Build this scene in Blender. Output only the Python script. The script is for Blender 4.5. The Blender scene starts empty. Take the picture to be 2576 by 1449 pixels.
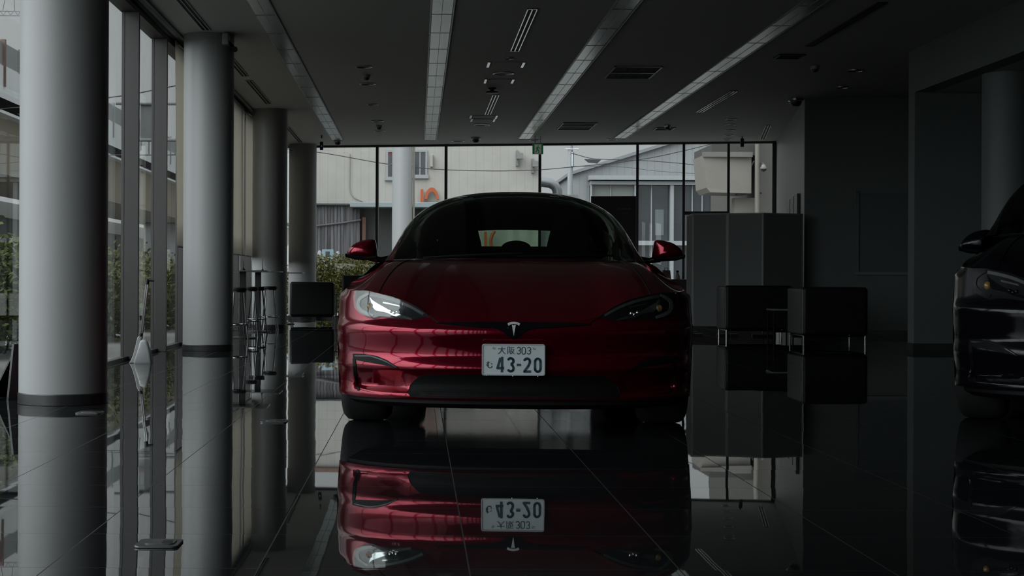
import bpy, bmesh, math, random
from mathutils import Vector, Matrix, Quaternion

S = bpy.context.scene
COL = S.collection
PI = math.pi
R = math.radians
random.seed(7)

# ------------------------------------------------------------------ camera
F, EYE, VX, VY, ROLL = 3990.0, 0.82, 1050.0, 703.0, 0.004363   # focal length (px), eye height, vanishing point, roll
CEIL = EYE + 2.776
cam_data = bpy.data.cameras.new('camera')
cam_data.sensor_width = 36.0
cam_data.sensor_fit = 'HORIZONTAL'
cam_data.lens = F * 36.0 / 2576.0
cam_data.shift_x = (1288.0 - VX) / 2576.0
cam_data.shift_y = -(724.5 - VY) / 2576.0
cam_data.clip_start = 0.05
cam_data.clip_end = 600
cam = bpy.data.objects.new('camera', cam_data)
cam.location = (0, 0, EYE)
cam.rotation_euler = (PI / 2, -ROLL, 0)
COL.objects.link(cam)
S.camera = cam

# ------------------------------------------------------------------ view, world (overcast sky), soft sun behind cloud
S.view_settings.view_transform = 'Standard'
S.view_settings.look = 'None'
S.view_settings.gamma = 1.0
S.view_settings.use_curve_mapping = False
S.view_settings.exposure = 0.0
S.cycles.max_bounces = 10
S.cycles.transparent_max_bounces = 24
S.cycles.caustics_reflective = False
S.cycles.caustics_refractive = False

world = bpy.data.worlds.new('overcast_sky')
S.world = world
world.use_nodes = True
wn = world.node_tree
wn.nodes.clear()


def wnode(t, **kw):
    n = wn.nodes.new(t)
    for k, v in kw.items():
        setattr(n, k, v)
    return n


SKY_LOW, SKY_HIGH, SKY_SIDE = 0.47, 2.2, 3.2
w_tc = wnode('ShaderNodeTexCoord')
w_sep = wnode('ShaderNodeSeparateXYZ')
wn.links.new(w_tc.outputs['Generated'], w_sep.inputs[0])
w_up = wnode('ShaderNodeMapRange', interpolation_type='SMOOTHSTEP')
w_up.inputs[1].default_value = 0.22
w_up.inputs[2].default_value = 0.95
w_up.inputs[3].default_value = SKY_LOW
w_up.inputs[4].default_value = SKY_HIGH
wn.links.new(w_sep.outputs[2], w_up.inputs[0])
# the cloud is brighter towards the hidden sun, which stands behind and to the left of the camera
w_dot = wnode('ShaderNodeVectorMath', operation='DOT_PRODUCT')
sun_dir = Vector((-0.72, -0.55, 0.42)).normalized()
w_dot.inputs[1].default_value = sun_dir
wn.links.new(w_tc.outputs['Generated'], w_dot.inputs[0])
w_glow = wnode('ShaderNodeMapRange', interpolation_type='SMOOTHSTEP')
w_glow.inputs[1].default_value = 0.25
w_glow.inputs[2].default_value = 1.0
w_glow.inputs[3].default_value = 0.0
w_glow.inputs[4].default_value = SKY_SIDE
wn.links.new(w_dot.outputs['Value'], w_glow.inputs[0])
w_noise = wnode('ShaderNodeTexNoise')
w_noise.inputs['Scale'].default_value = 3.2
w_noise.inputs['Detail'].default_value = 5
wn.links.new(w_tc.outputs['Generated'], w_noise.inputs['Vector'])
w_cl = wnode('ShaderNodeMapRange')
w_cl.inputs[1].default_value = 0.3
w_cl.inputs[2].default_value = 0.7
w_cl.inputs[3].default_value = 0.86
w_cl.inputs[4].default_value = 1.08
wn.links.new(w_noise.outputs[0], w_cl.inputs[0])
w_add = wnode('ShaderNodeMath', operation='ADD')
wn.links.new(w_up.outputs[0], w_add.inputs[0])
wn.links.new(w_glow.outputs[0], w_add.inputs[1])
w_mul = wnode('ShaderNodeMath', operation='MULTIPLY')
wn.links.new(w_add.outputs[0], w_mul.inputs[0])
wn.links.new(w_cl.outputs[0], w_mul.inputs[1])
w_bg = wnode('ShaderNodeBackground')
w_bg.inputs['Color'].default_value = (0.95, 0.985, 1.0, 1)
wn.links.new(w_mul.outputs[0], w_bg.inputs['Strength'])
w_out = wnode('ShaderNodeOutputWorld')
wn.links.new(w_bg.outputs[0], w_out.inputs[0])


# ------------------------------------------------------------------ helpers
def ideal(px, py):
    dx, dy = px - VX, py - VY
    return dx + dy * ROLL, dy - dx * ROLL


def P(px, py, Y):                         # a point of the photograph at distance Y
    x, y = ideal(px, py)
    return Vector((x * Y / F, Y, EYE - y * Y / F))


def on_floor(px, py):
    x, y = ideal(px, py)
    Y = F * EYE / y
    return Vector((x * Y / F, Y, 0))


def on_ceil(px, py):
    x, y = ideal(px, py)
    Y = -F * (CEIL - EYE) / y
    return Vector((x * Y / F, Y, CEIL))


def lin(pts, x):                          # piecewise linear
    if x <= pts[0][0]:
        return pts[0][1]
    for (a, b), (c, d) in zip(pts, pts[1:]):
        if x <= c:
            return b + (d - b) * (x - a) / (c - a)
    return pts[-1][1]


def smooth(pts, x):                       # monotone-ish cubic through points
    if x <= pts[0][0]:
        return pts[0][1]
    if x >= pts[-1][0]:
        return pts[-1][1]
    n = len(pts)
    for i in range(n - 1):
        if x <= pts[i + 1][0]:
            x0, y0 = pts[i]
            x1, y1 = pts[i + 1]
            h = x1 - x0

            def slope(k):
                if k <= 0 or k >= n - 1:
                    j = 0 if k <= 0 else n - 2
                    return (pts[j + 1][1] - pts[j][1]) / (pts[j + 1][0] - pts[j][0])
                a = (pts[k][1] - pts[k - 1][1]) / (pts[k][0] - pts[k - 1][0])
                b = (pts[k + 1][1] - pts[k][1]) / (pts[k + 1][0] - pts[k][0])
                return 0.0 if a * b <= 0 else 2 * a * b / (a + b)
            t = (x - x0) / h
            m0, m1 = slope(i) * h, slope(i + 1) * h
            return (2 * t ** 3 - 3 * t * t + 1) * y0 + (t ** 3 - 2 * t * t + t) * m0 + (-2 * t ** 3 + 3 * t * t) * y1 + (t ** 3 - t * t) * m1
    return pts[-1][1]


def sstep(a, b, x):
    t = min(1, max(0, (x - a) / (b - a)))
    return t * t * (3 - 2 * t)


class MB:
    """Collects shapes; build() links them as one mesh object."""

    def __init__(self):
        self.v, self.f = [], []

    def add(self, vs, fs):
        b = len(self.v)
        self.v.extend(Vector(p) for p in vs)
        self.f.extend(tuple(b + i for i in f) for f in fs)
        return self

    def box(self, lo, hi, rot=None, piv=None):
        x0, y0, z0 = lo
        x1, y1, z1 = hi
        vs = [Vector(p) for p in ((x0, y0, z0), (x1, y0, z0), (x1, y1, z0), (x0, y1, z0), (x0, y0, z1), (x1, y0, z1), (x1, y1, z1), (x0, y1, z1))]
        if rot is not None:
            p = Vector(piv) if piv is not None else sum(vs, Vector()) / 8
            vs = [p + rot @ (q - p) for q in vs]
        return self.add(vs, [(0, 3, 2, 1), (4, 5, 6, 7), (0, 1, 5, 4), (1, 2, 6, 5), (2, 3, 7, 6), (3, 0, 4, 7)])

    def cbox(self, c, s, rot=None):
        c = Vector(c)
        h = Vector(s) / 2
        return self.box(c - h, c + h, rot)

    def tube(self, pts, r, seg=12, cap=True):
        pts = [Vector(p) for p in pts]
        rs = r if isinstance(r, (list, tuple)) else [r] * len(pts)
        rings = []
        up = None
        for i, p in enumerate(pts):
            d = (pts[min(i + 1, len(pts) - 1)] - pts[max(i - 1, 0)]).normalized()
            if up is None:
                up = Vector((0, 0, 1)) if abs(d.z) < 0.9 else Vector((1, 0, 0))
            a = d.cross(up).normalized()
            b = a.cross(d).normalized()
            up = b
            rings.append([p + (a * math.cos(2 * PI * k / seg) + b * math.sin(2 * PI * k / seg)) * rs[i] for k in range(seg)])
        vs = [q for ring in rings for q in ring]
        fs = []
        for i in range(len(pts) - 1):
            for k in range(seg):
                k2 = (k + 1) % seg
                fs.append((i * seg + k, (i + 1) * seg + k, (i + 1) * seg + k2, i * seg + k2))
        if cap:
            fs.append(tuple(range(seg)))
            fs.append(tuple(range(len(vs) - 1, len(vs) - 1 - seg, -1)))
        return self.add(vs, fs)

    def lathe(self, c, prof, seg=32, axis='z'):
        c = Vector(c)
        vs, fs = [], []
        n = len(prof)
        for k in range(seg):
            a = 2 * PI * k / seg
            for r, h in prof:
                p = Vector((r * math.cos(a), r * math.sin(a), h))
                if axis == 'x':
                    p = Vector((p.z, p.x, p.y))
                elif axis == 'y':
                    p = Vector((p.x, p.z, -p.y))
                vs.append(c + p)
        for k in range(seg):
            k2 = (k + 1) % seg
            for i in range(n - 1):
                fs.append((k * n + i, k2 * n + i, k2 * n + i + 1, k * n + i + 1))
        return self.add(vs, fs)

    def prism(self, poly, vec):
        """poly: 3D points of a flat outline; swept by vec"""
        n = len(poly)
        vec = Vector(vec)
        vs = [Vector(p) for p in poly] + [Vector(p) + vec for p in poly]
        fs = [tuple(range(n - 1, -1, -1)), tuple(range(n, 2 * n))]
        for i in range(n):
            j = (i + 1) % n
            fs.append((i, j, n + j, n + i))
        return self.add(vs, fs)

    def grid(self, rows, flip=False):
        n = len(rows[0])
        vs = [p for r in rows for p in r]
        fs = []
        for i in range(len(rows) - 1):
            for j in range(n - 1):
                q = (i * n + j, i * n + j + 1, (i + 1) * n + j + 1, (i + 1) * n + j)
                fs.append(q[::-1] if flip else q)
        return self.add(vs, fs)

    def ball(self, c, r, seg=16, half=None):
        c = Vector(c)
        rx, ry, rz = r if isinstance(r, (list, tuple)) else (r, r, r)
        n = seg // 2
        vs, fs = [], []
        for i in range(n + 1):
            t = PI * i / n
            for k in range(seg):
                a = 2 * PI * k / seg
                vs.append(c + Vector((rx * math.sin(t) * math.cos(a), ry * math.sin(t) * math.sin(a), rz * math.cos(t))))
        for i in range(n):
            for k in range(seg):
                k2 = (k + 1) % seg
                fs.append((i * seg + k, (i + 1) * seg + k, (i + 1) * seg + k2, i * seg + k2))
        return self.add(vs, fs)

    def build(self, name, material, parent=None, smooth_angle=35, bevel=0.0, bseg=2, merge=True, recalc=True):
        off = Vector((0, 0, 0))
        me = bpy.data.meshes.new(name)
        me.from_pydata([p - off for p in self.v], [], self.f)
        if merge or recalc:
            bm = bmesh.new()
            bm.from_mesh(me)
            if merge:
                bmesh.ops.remove_doubles(bm, verts=bm.verts, dist=1e-5)
                bmesh.ops.dissolve_degenerate(bm, edges=bm.edges, dist=1e-6)
            if recalc:
                bmesh.ops.recalc_face_normals(bm, faces=bm.faces)
            bm.to_mesh(me)
            bm.free()
        me.materials.append(material)
        if smooth_angle:
            me.shade_smooth()
            me.set_sharp_from_angle(angle=R(smooth_angle))
        o = bpy.data.objects.new(name, me)
        COL.objects.link(o)
        if parent is not None:
            o.parent = parent
        if bevel:
            b = o.modifiers.new('bevel', 'BEVEL')
            b.width = bevel
            b.segments = bseg
            b.limit_method = 'ANGLE'
            b.angle_limit = R(40)
        return o


def tag(o, label=None, cat=None, group=None, kind=None):
    for k, v in (('label', label), ('category', cat), ('group', group), ('kind', kind)):
        if v:
            o[k] = v
    return o


def thing(name, label, cat, loc=(0, 0, 0), rz=0.0, group=None, kind=None):
    o = bpy.data.objects.new(name, None)
    o.empty_display_size = 0.1
    o.location = loc
    o.rotation_euler = (0, 0, rz)
    COL.objects.link(o)
    return tag(o, label, cat, group, kind)


def kids(o):
    return [c for c in bpy.data.objects if c.parent == o]


def dup(o, loc=None, rz=None, label=None, parent=None):
    c = o.copy()
    COL.objects.link(c)
    if parent is not None:
        c.parent = parent
    if loc is not None:
        c.location = loc
    if rz is not None:
        c.rotation_euler = (0, 0, rz)
    if label:
        c['label'] = label
    for ch in kids(o):
        dup(ch, parent=c)
    return c


# ------------------------------------------------------------------ materials
MATS = {}


def mat(name, color, rough=0.5, metal=0.0, spec=0.5, coat=0.0, noise=0.0, nscale=8.0, bump=0.0, bscale=40.0, emit=None, estr=0.0, ior=1.5, stretch=None):
    m = bpy.data.materials.new(name)
    m.use_nodes = True
    nt = m.node_tree
    b = nt.nodes['Principled BSDF']
    b.inputs['Base Color'].default_value = (*color, 1)
    b.inputs['Roughness'].default_value = rough
    b.inputs['Metallic'].default_value = metal
    b.inputs['Specular IOR Level'].default_value = spec
    b.inputs['IOR'].default_value = ior
    b.inputs['Coat Weight'].default_value = coat
    b.inputs['Coat Roughness'].default_value = 0.02
    tc = nt.nodes.new('ShaderNodeTexCoord')
    src = tc.outputs['Object']
    if stretch:
        mp = nt.nodes.new('ShaderNodeMapping')
        mp.inputs['Scale'].default_value = stretch
        nt.links.new(src, mp.inputs[0])
        src = mp.outputs[0]
    if noise:
        n = nt.nodes.new('ShaderNodeTexNoise')
        n.inputs['Scale'].default_value = nscale
        n.inputs['Detail'].default_value = 6
        nt.links.new(src, n.inputs['Vector'])
        r = nt.nodes.new('ShaderNodeMapRange')
        r.inputs[1].default_value = 0.3
        r.inputs[2].default_value = 0.7
        r.inputs[3].default_value = 1 - noise
        r.inputs[4].default_value = 1 + noise
        nt.links.new(n.outputs[0], r.inputs[0])
        mx = nt.nodes.new('ShaderNodeVectorMath')
        mx.operation = 'SCALE'
        mx.inputs[0].default_value = color
        nt.links.new(r.outputs[0], mx.inputs['Scale'])
        nt.links.new(mx.outputs[0], b.inputs['Base Color'])
    if bump:
        n = nt.nodes.new('ShaderNodeTexNoise')
        n.inputs['Scale'].default_value = bscale
        n.inputs['Detail'].default_value = 4
        nt.links.new(src, n.inputs['Vector'])
        bp = nt.nodes.new('ShaderNodeBump')
        bp.inputs['Strength'].default_value = bump
        bp.inputs['Distance'].default_value = 0.01
        nt.links.new(n.outputs[0], bp.inputs['Height'])
        nt.links.new(bp.outputs[0], b.inputs['Normal'])
    if emit:
        b.inputs['Emission Color'].default_value = (*emit, 1)
        b.inputs['Emission Strength'].default_value = estr
    MATS[name] = m
    return m


def striped(name, color, axis, period, depth=0.5, dark=0.75, rough=0.5, metal=0.0, spec=0.5, duty=0.12, noise=0.06):
    """ribbed sheet: narrow grooves every period metres along an object axis"""
    m = mat(name, color, rough, metal, spec, noise=noise, nscale=1.5)
    nt = m.node_tree
    b = nt.nodes['Principled BSDF']
    tc = nt.nodes.new('ShaderNodeTexCoord')
    sp = nt.nodes.new('ShaderNodeSeparateXYZ')
    nt.links.new(tc.outputs['Object'], sp.inputs[0])
    dv = nt.nodes.new('ShaderNodeMath')
    dv.operation = 'MULTIPLY'
    dv.inputs[1].default_value = 1.0 / period
    nt.links.new(sp.outputs['XYZ'.index(axis)], dv.inputs[0])
    fr = nt.nodes.new('ShaderNodeMath')
    fr.operation = 'FRACT'
    nt.links.new(dv.outputs[0], fr.inputs[0])
    pp = nt.nodes.new('ShaderNodeMath')
    pp.operation = 'LESS_THAN'
    pp.inputs[1].default_value = duty
    nt.links.new(fr.outputs[0], pp.inputs[0])
    mr = nt.nodes.new('ShaderNodeMapRange')
    mr.inputs[3].default_value = 1.0
    mr.inputs[4].default_value = dark
    nt.links.new(pp.outputs[0], mr.inputs[0])
    mx = nt.nodes.new('ShaderNodeVectorMath')
    mx.operation = 'SCALE'
    link = b.inputs['Base Color'].links
    if link:
        nt.links.new(link[0].from_socket, mx.inputs[0])
    else:
        mx.inputs[0].default_value = color
    nt.links.new(mr.outputs[0], mx.inputs['Scale'])
    nt.links.new(mx.outputs[0], b.inputs['Base Color'])
    bp = nt.nodes.new('ShaderNodeBump')
    bp.inputs['Strength'].default_value = depth
    bp.inputs['Distance'].default_value = 0.01
    bp.invert = True
    nt.links.new(pp.outputs[0], bp.inputs['Height'])
    nt.links.new(bp.outputs[0], b.inputs['Normal'])
    return m


def glass(name, tint, reflect=1.0, rough=0.0, base=0.04):
    """clear pane: transparent, with Schlick reflection from either side"""
    m = bpy.data.materials.new(name)
    m.use_nodes = True
    nt = m.node_tree
    nt.nodes.clear()
    lw = nt.nodes.new('ShaderNodeLayerWeight')
    lw.inputs['Blend'].default_value = 0.5
    pw = nt.nodes.new('ShaderNodeMath')
    pw.operation = 'POWER'
    pw.inputs[1].default_value = 5.0
    nt.links.new(lw.outputs['Facing'], pw.inputs[0])
    mr = nt.nodes.new('ShaderNodeMapRange')
    mr.inputs[3].default_value = base * reflect
    mr.inputs[4].default_value = reflect
    nt.links.new(pw.outputs[0], mr.inputs[0])
    tr = nt.nodes.new('ShaderNodeBsdfTransparent')
    tr.inputs[0].default_value = (*tint, 1)
    gl = nt.nodes.new('ShaderNodeBsdfGlossy')
    gl.inputs['Color'].default_value = (1, 1, 1, 1)
    gl.inputs['Roughness'].default_value = rough
    mx = nt.nodes.new('ShaderNodeMixShader')
    nt.links.new(mr.outputs[0], mx.inputs[0])
    nt.links.new(tr.outputs[0], mx.inputs[1])
    nt.links.new(gl.outputs[0], mx.inputs[2])
    out = nt.nodes.new('ShaderNodeOutputMaterial')
    nt.links.new(mx.outputs[0], out.inputs[0])
    return m


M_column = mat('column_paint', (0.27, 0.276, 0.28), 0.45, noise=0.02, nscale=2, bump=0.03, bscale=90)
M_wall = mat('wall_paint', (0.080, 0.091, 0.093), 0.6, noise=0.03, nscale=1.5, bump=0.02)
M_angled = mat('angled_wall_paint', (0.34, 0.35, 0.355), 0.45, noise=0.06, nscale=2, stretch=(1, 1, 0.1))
M_ceiling = mat('ceiling_paint', (0.43, 0.43, 0.42), 0.7, noise=0.02, nscale=1)
M_skirt = mat('dark_skirting', (0.02, 0.021, 0.022), 0.35)
M_mullion = mat('brown_grey_aluminium', (0.048, 0.044, 0.045), 0.45, metal=0.2, noise=0.03, nscale=6, stretch=(1, 1, 0.05))
M_blackframe = mat('black_aluminium', (0.012, 0.013, 0.013), 0.4, metal=0.0)
M_pane = glass('window_glass', (0.965, 0.985, 0.98), reflect=0.5)
M_blind = mat('blind_fabric', (0.26, 0.24, 0.21), 0.85, noise=0.04, nscale=40, stretch=(1, 1, 0.2))


def make_translucent(m, color, amount):
    nt = m.node_tree
    b = nt.nodes['Principled BSDF']
    tl_ = nt.nodes.new('ShaderNodeBsdfTranslucent')
    tl_.inputs[0].default_value = (*color, 1)
    mx = nt.nodes.new('ShaderNodeMixShader')
    mx.inputs[0].default_value = amount
    nt.links.new(b.outputs[0], mx.inputs[1])
    nt.links.new(tl_.outputs[0], mx.inputs[2])
    nt.links.new(mx.outputs[0], nt.nodes['Material Output'].inputs[0])


make_translucent(M_blind, (0.54, 0.52, 0.475), 0.66)
M_back = mat('dark_back_wall', (0.05, 0.05, 0.05), 0.7, noise=0.03)
M_legs = mat('dark_chrome', (0.22, 0.225, 0.235), 0.2, metal=1.0, noise=0.02)
M_chrome = mat('chrome', (0.62, 0.63, 0.65), 0.12, metal=1.0, noise=0.02)
M_steel = mat('brushed_steel', (0.42, 0.44, 0.46), 0.28, metal=1.0, noise=0.05, nscale=30, stretch=(1, 30, 1))
M_black = mat('black_plastic', (0.012, 0.012, 0.013), 0.4, noise=0.03)
M_leather = mat('black_leather', (0.006, 0.006, 0.0065), 0.45, spec=.2, noise=0.1, bump=0.25, bscale=120)
M_white = mat('white_enamel', (0.25, 0.25, 0.245), 0.35, noise=0.02)
M_grille = mat('dark_grille', (0.005, 0.005, 0.0055), 0.6, spec=.1)
M_rubber = mat('tyre_rubber', (0.010, 0.010, 0.011), 0.75, noise=0.1, bump=0.15)


def louvre_material():
    m = striped('light_louvre', (0.50, 0.545, 0.55), 'Y', 0.05, depth=0.25, dark=0.8, rough=0.22, metal=0.75, duty=0.25, noise=0.04)
    return m


M_louvre = louvre_material()


def floor_material():
    m = bpy.data.materials.new('polished_black_tile')
    m.use_nodes = True
    nt = m.node_tree
    b = nt.nodes['Principled BSDF']
    geo = nt.nodes.new('ShaderNodeNewGeometry')
    T, X0, Y0, G = 0.597, 0.150, 4.49, 0.0022
    ad = nt.nodes.new('ShaderNodeVectorMath')
    ad.operation = 'SUBTRACT'
    ad.inputs[1].default_value = (X0 - 60 * T, Y0 - 60 * T, 0)
    nt.links.new(geo.outputs['Position'], ad.inputs[0])
    sc = nt.nodes.new('ShaderNodeVectorMath')
    sc.operation = 'SCALE'
    sc.inputs['Scale'].default_value = 1 / T
    nt.links.new(ad.outputs[0], sc.inputs[0])
    fl = nt.nodes.new('ShaderNodeVectorMath')
    fl.operation = 'FLOOR'
    nt.links.new(sc.outputs[0], fl.inputs[0])
    fr = nt.nodes.new('ShaderNodeVectorMath')
    fr.operation = 'FRACTION'
    nt.links.new(sc.outputs[0], fr.inputs[0])
    sp = nt.nodes.new('ShaderNodeSeparateXYZ')
    nt.links.new(fr.outputs[0], sp.inputs[0])

    def edge(sock, half):
        c = nt.nodes.new('ShaderNodeMath')
        c.operation = 'SUBTRACT'
        c.inputs[1].default_value = 0.5
        nt.links.new(sock, c.inputs[0])
        a = nt.nodes.new('ShaderNodeMath')
        a.operation = 'ABSOLUTE'
        nt.links.new(c.outputs[0], a.inputs[0])
        g = nt.nodes.new('ShaderNodeMath')
        g.operation = 'GREATER_THAN'
        g.inputs[1].default_value = 0.5 - half / T
        nt.links.new(a.outputs[0], g.inputs[0])
        return g.outputs[0]
    mx = nt.nodes.new('ShaderNodeMath')
    mx.operation = 'MAXIMUM'
    nt.links.new(edge(sp.outputs[0], G), mx.inputs[0])
    nt.links.new(edge(sp.outputs[1], G * 0.55), mx.inputs[1])
    col = nt.nodes.new('ShaderNodeMix')
    col.data_type = 'RGBA'
    col.inputs['A'].default_value = (0.010, 0.0115, 0.0125, 1)
    col.inputs['B'].default_value = (0.022, 0.022, 0.021, 1)
    nt.links.new(mx.outputs[0], col.inputs['Factor'])
    nt.links.new(col.outputs['Result'], b.inputs['Base Color'])
    ro = nt.nodes.new('ShaderNodeMapRange')
    ro.inputs[3].default_value = 0.012
    ro.inputs[4].default_value = 0.55
    nt.links.new(mx.outputs[0], ro.inputs[0])
    nt.links.new(ro.outputs[0], b.inputs['Roughness'])
    b.inputs['IOR'].default_value = 1.5
    # every tile lies a hair out of level, and its polish is a little wavy
    wnz = nt.nodes.new('ShaderNodeTexWhiteNoise')
    wnz.noise_dimensions = '3D'
    nt.links.new(fl.outputs[0], wnz.inputs['Vector'])
    s1 = nt.nodes.new('ShaderNodeVectorMath')
    s1.operation = 'SUBTRACT'
    s1.inputs[1].default_value = (0.5, 0.5, 0.5)
    nt.links.new(wnz.outputs['Color'], s1.inputs[0])
    s2 = nt.nodes.new('ShaderNodeVectorMath')
    s2.operation = 'MULTIPLY'
    s2.inputs[1].default_value = (0.0026, 0.0016, 0)
    nt.links.new(s1.outputs[0], s2.inputs[0])
    nz = nt.nodes.new('ShaderNodeTexNoise')
    nz.inputs['Scale'].default_value = 2.2
    nz.inputs['Detail'].default_value = 1.5
    nt.links.new(geo.outputs['Position'], nz.inputs['Vector'])
    s3 = nt.nodes.new('ShaderNodeVectorMath')
    s3.operation = 'SUBTRACT'
    s3.inputs[1].default_value = (0.5, 0.5, 0.5)
    nt.links.new(nz.outputs['Color'], s3.inputs[0])
    s4 = nt.nodes.new('ShaderNodeVectorMath')
    s4.operation = 'MULTIPLY'
    s4.inputs[1].default_value = (0.006, 0.002, 0)
    nt.links.new(s3.outputs[0], s4.inputs[0])
    a1 = nt.nodes.new('ShaderNodeVectorMath')
    nt.links.new(s2.outputs[0], a1.inputs[0])
    nt.links.new(s4.outputs[0], a1.inputs[1])
    a2 = nt.nodes.new('ShaderNodeVectorMath')
    nt.links.new(a1.outputs[0], a2.inputs[0])
    nt.links.new(geo.outputs['Normal'], a2.inputs[1])
    nm = nt.nodes.new('ShaderNodeVectorMath')
    nm.operation = 'NORMALIZE'
    nt.links.new(a2.outputs[0], nm.inputs[0])
    nt.links.new(nm.outputs[0], b.inputs['Normal'])
    return m


M_floor = floor_material()

# ================================================================== the room
XL = -2.93                                 # plane of the glass along the street


def struct(name, mb, m, label, cat, **kw):
    o = mb.build(name, m, **kw)
    return tag(o, label, cat, kind='structure')


A0, A1 = Vector((-2.95, 33.2, 0)), Vector((7.12, 31.55, 0))      # back glazing, end to end
ADIR = (A1 - A0).normalized()
ANG = math.atan2(ADIR.y, ADIR.x)


def back_glass(px):                        # where a column of the photograph meets the back glazing
    k = (px - VX) / F
    m = ADIR.y / ADIR.x
    Y = (A0.y - m * A0.x) / (1 - m * k)
    return Vector((k * Y, Y, 0))


struct('floor', MB().add([(-3.0, -14, 0), (9.6, -14, 0), (9.6, 26, 0), (7.12, 31.6, 0), (-3.0, 33.25, 0),
                          (-3.0, -14, -.1), (9.6, -14, -.1), (9.6, 26, -.1), (7.12, 31.6, -.1), (-3.0, 33.25, -.1)],
                         [(0, 1, 2, 3, 4), (9, 8, 7, 6, 5), (0, 5, 6, 1), (1, 6, 7, 2), (2, 7, 8, 3), (3, 8, 9, 4), (4, 9, 5, 0)]),
       M_floor, 'polished black tile floor mirroring the columns and windows', 'floor', smooth_angle=0)
struct('ceiling', MB().add([(-3.1, -14, CEIL), (9.7, -14, CEIL), (9.7, 27, CEIL), (7.4, 31.6, CEIL), (-3.1, 33.4, CEIL),
                            (-3.1, -14, CEIL + .3), (9.7, -14, CEIL + .3), (9.7, 27, CEIL + .3), (7.4, 31.6, CEIL + .3), (-3.1, 33.4, CEIL + .3)],
                           [(4, 3, 2, 1, 0), (5, 6, 7, 8, 9), (0, 5, 9, 4), (4, 9, 8, 3), (3, 8, 7, 2), (2, 7, 6, 1), (1, 6, 5, 0)]),
       M_ceiling, 'plain ceiling with four long rows of light fittings', 'ceiling', smooth_angle=0)

# glass along the street: sheets between deep fins
win = thing('window_1', 'tall street-side window wall with brown grey fins', 'window', (XL, 0, 0), kind='structure')
fins = [15.96 + 1.79 * k for k in range(-15, 10)]
zt = EYE + 2.68
for a, b in zip(fins, fins[1:]):
    mb = MB().box((-.006, a + .02, .02), (.006, b - .02, zt))
    mb.build('pane', M_pane, win, smooth_angle=0)
for y in fins:
    mb = MB().box((-.02, y - .025, 0), (.125, y + .025, zt))
    mb.box((-.05, y - .03, 0), (-.02, y + .03, zt))
    mb.build('mullion', M_mullion, win, smooth_angle=0, bevel=.004)
MB().box((-.05, fins[0], 0), (.03, 33.2, .035)).build('sill', M_blackframe, win, smooth_angle=0)
MB().box((-.06, fins[0], zt), (.10, 33.2, zt + .05)).box((-.10, fins[0], zt + .05), (.02, 33.2, CEIL)).build('header', M_mullion, win, smooth_angle=0)
trim = MB()
trim.box((XL + .20, -13.9, CEIL - .028), (XL + .235, 33.0, CEIL + .01))
trim.box((XL + .11, -13.9, CEIL - .012), (XL + .13, 33.0, CEIL + .01))
struct('trim_1', trim, M_mullion, 'thin curtain track along the ceiling beside the street windows', 'trim', smooth_angle=0)

# roller blinds let down inside the fins
blinds = [(18.32, 21.8, 'beige roller blind let down right behind the second round column'),
          (21.9, 25.4, 'beige roller blind whose far edge shows between the second and third columns'),
          (25.5, 28.9, 'beige roller blind touching the third round column, above the bar tables'),
          (29.0, 32.9, 'beige roller blind last before the back glazing')]
for i, (a, b, lab) in enumerate(blinds):
    t = thing('roller_blind', lab, 'blind', (-2.775, a, 1.19), group='beige roller blinds on the street windows')
    rows = []
    for k in range(41):
        y = (b - a) * k / 40
        bow = .018 * math.sin(PI * k / 40) + (.012 * math.sin(k * .55 + i) if i else .004 * math.sin(k * .4))
        rows.append([Vector((bow * (.25 + .75 * (1 - j / 8)) + 0, y - (.22 * (j / 8) * (1 - k / 40) if i == 0 else 0), j / 8 * 2.36)) for j in range(9)])
    f = MB().grid(rows)
    o = f.build('fabric', M_blind, t)
    sm = o.modifiers.new('thick', 'SOLIDIFY')
    sm.thickness = .002
    MB().tube([(0, 0, 0), (0, b - a, 0)], .011).build('hem_bar', M_mullion, t)
    MB().tube([(-.02, .0, 2.34), (-.02, b - a, 2.34)], .03).build('roller_tube', M_mullion, t)

# glazing at the far end, a little askew to the rest
wb = thing('window_2', 'tall back window wall with thin black posts', 'window', tuple(A0), ANG, kind='structure')
posts = [(back_glass(p) - A0).length for p in (948, 1121, 1357, 1602.5, 1719, 1831.5)]
LEN = (A1 - A0).length
edges = [0.05] + posts + [LEN - .03]
BH = EYE + 2.737
for i, (a, b) in enumerate(zip(edges, edges[1:])):
    MB().box((a + .02, -.006, .05), (b - .02, .006, BH)).build('pane', M_pane, wb, smooth_angle=0)
for i, x in enumerate(posts):
    MB().box((x - .026, -.05, 0), (x + .026, .05, BH)).build('post', M_blackframe, wb, smooth_angle=0, bevel=.003)
MB().box((LEN - .07, -.06, 0), (LEN + .03, .06, BH + .02)).build('jamb', M_blackframe, wb, smooth_angle=0)
MB().box((0, -.06, BH), (LEN, .06, CEIL + .02)).build('header', M_mullion, wb, smooth_angle=0)
MB().box((0, -.05, 0), (LEN, .05, .05)).build('sill', M_blackframe, wb, smooth_angle=0)
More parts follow.
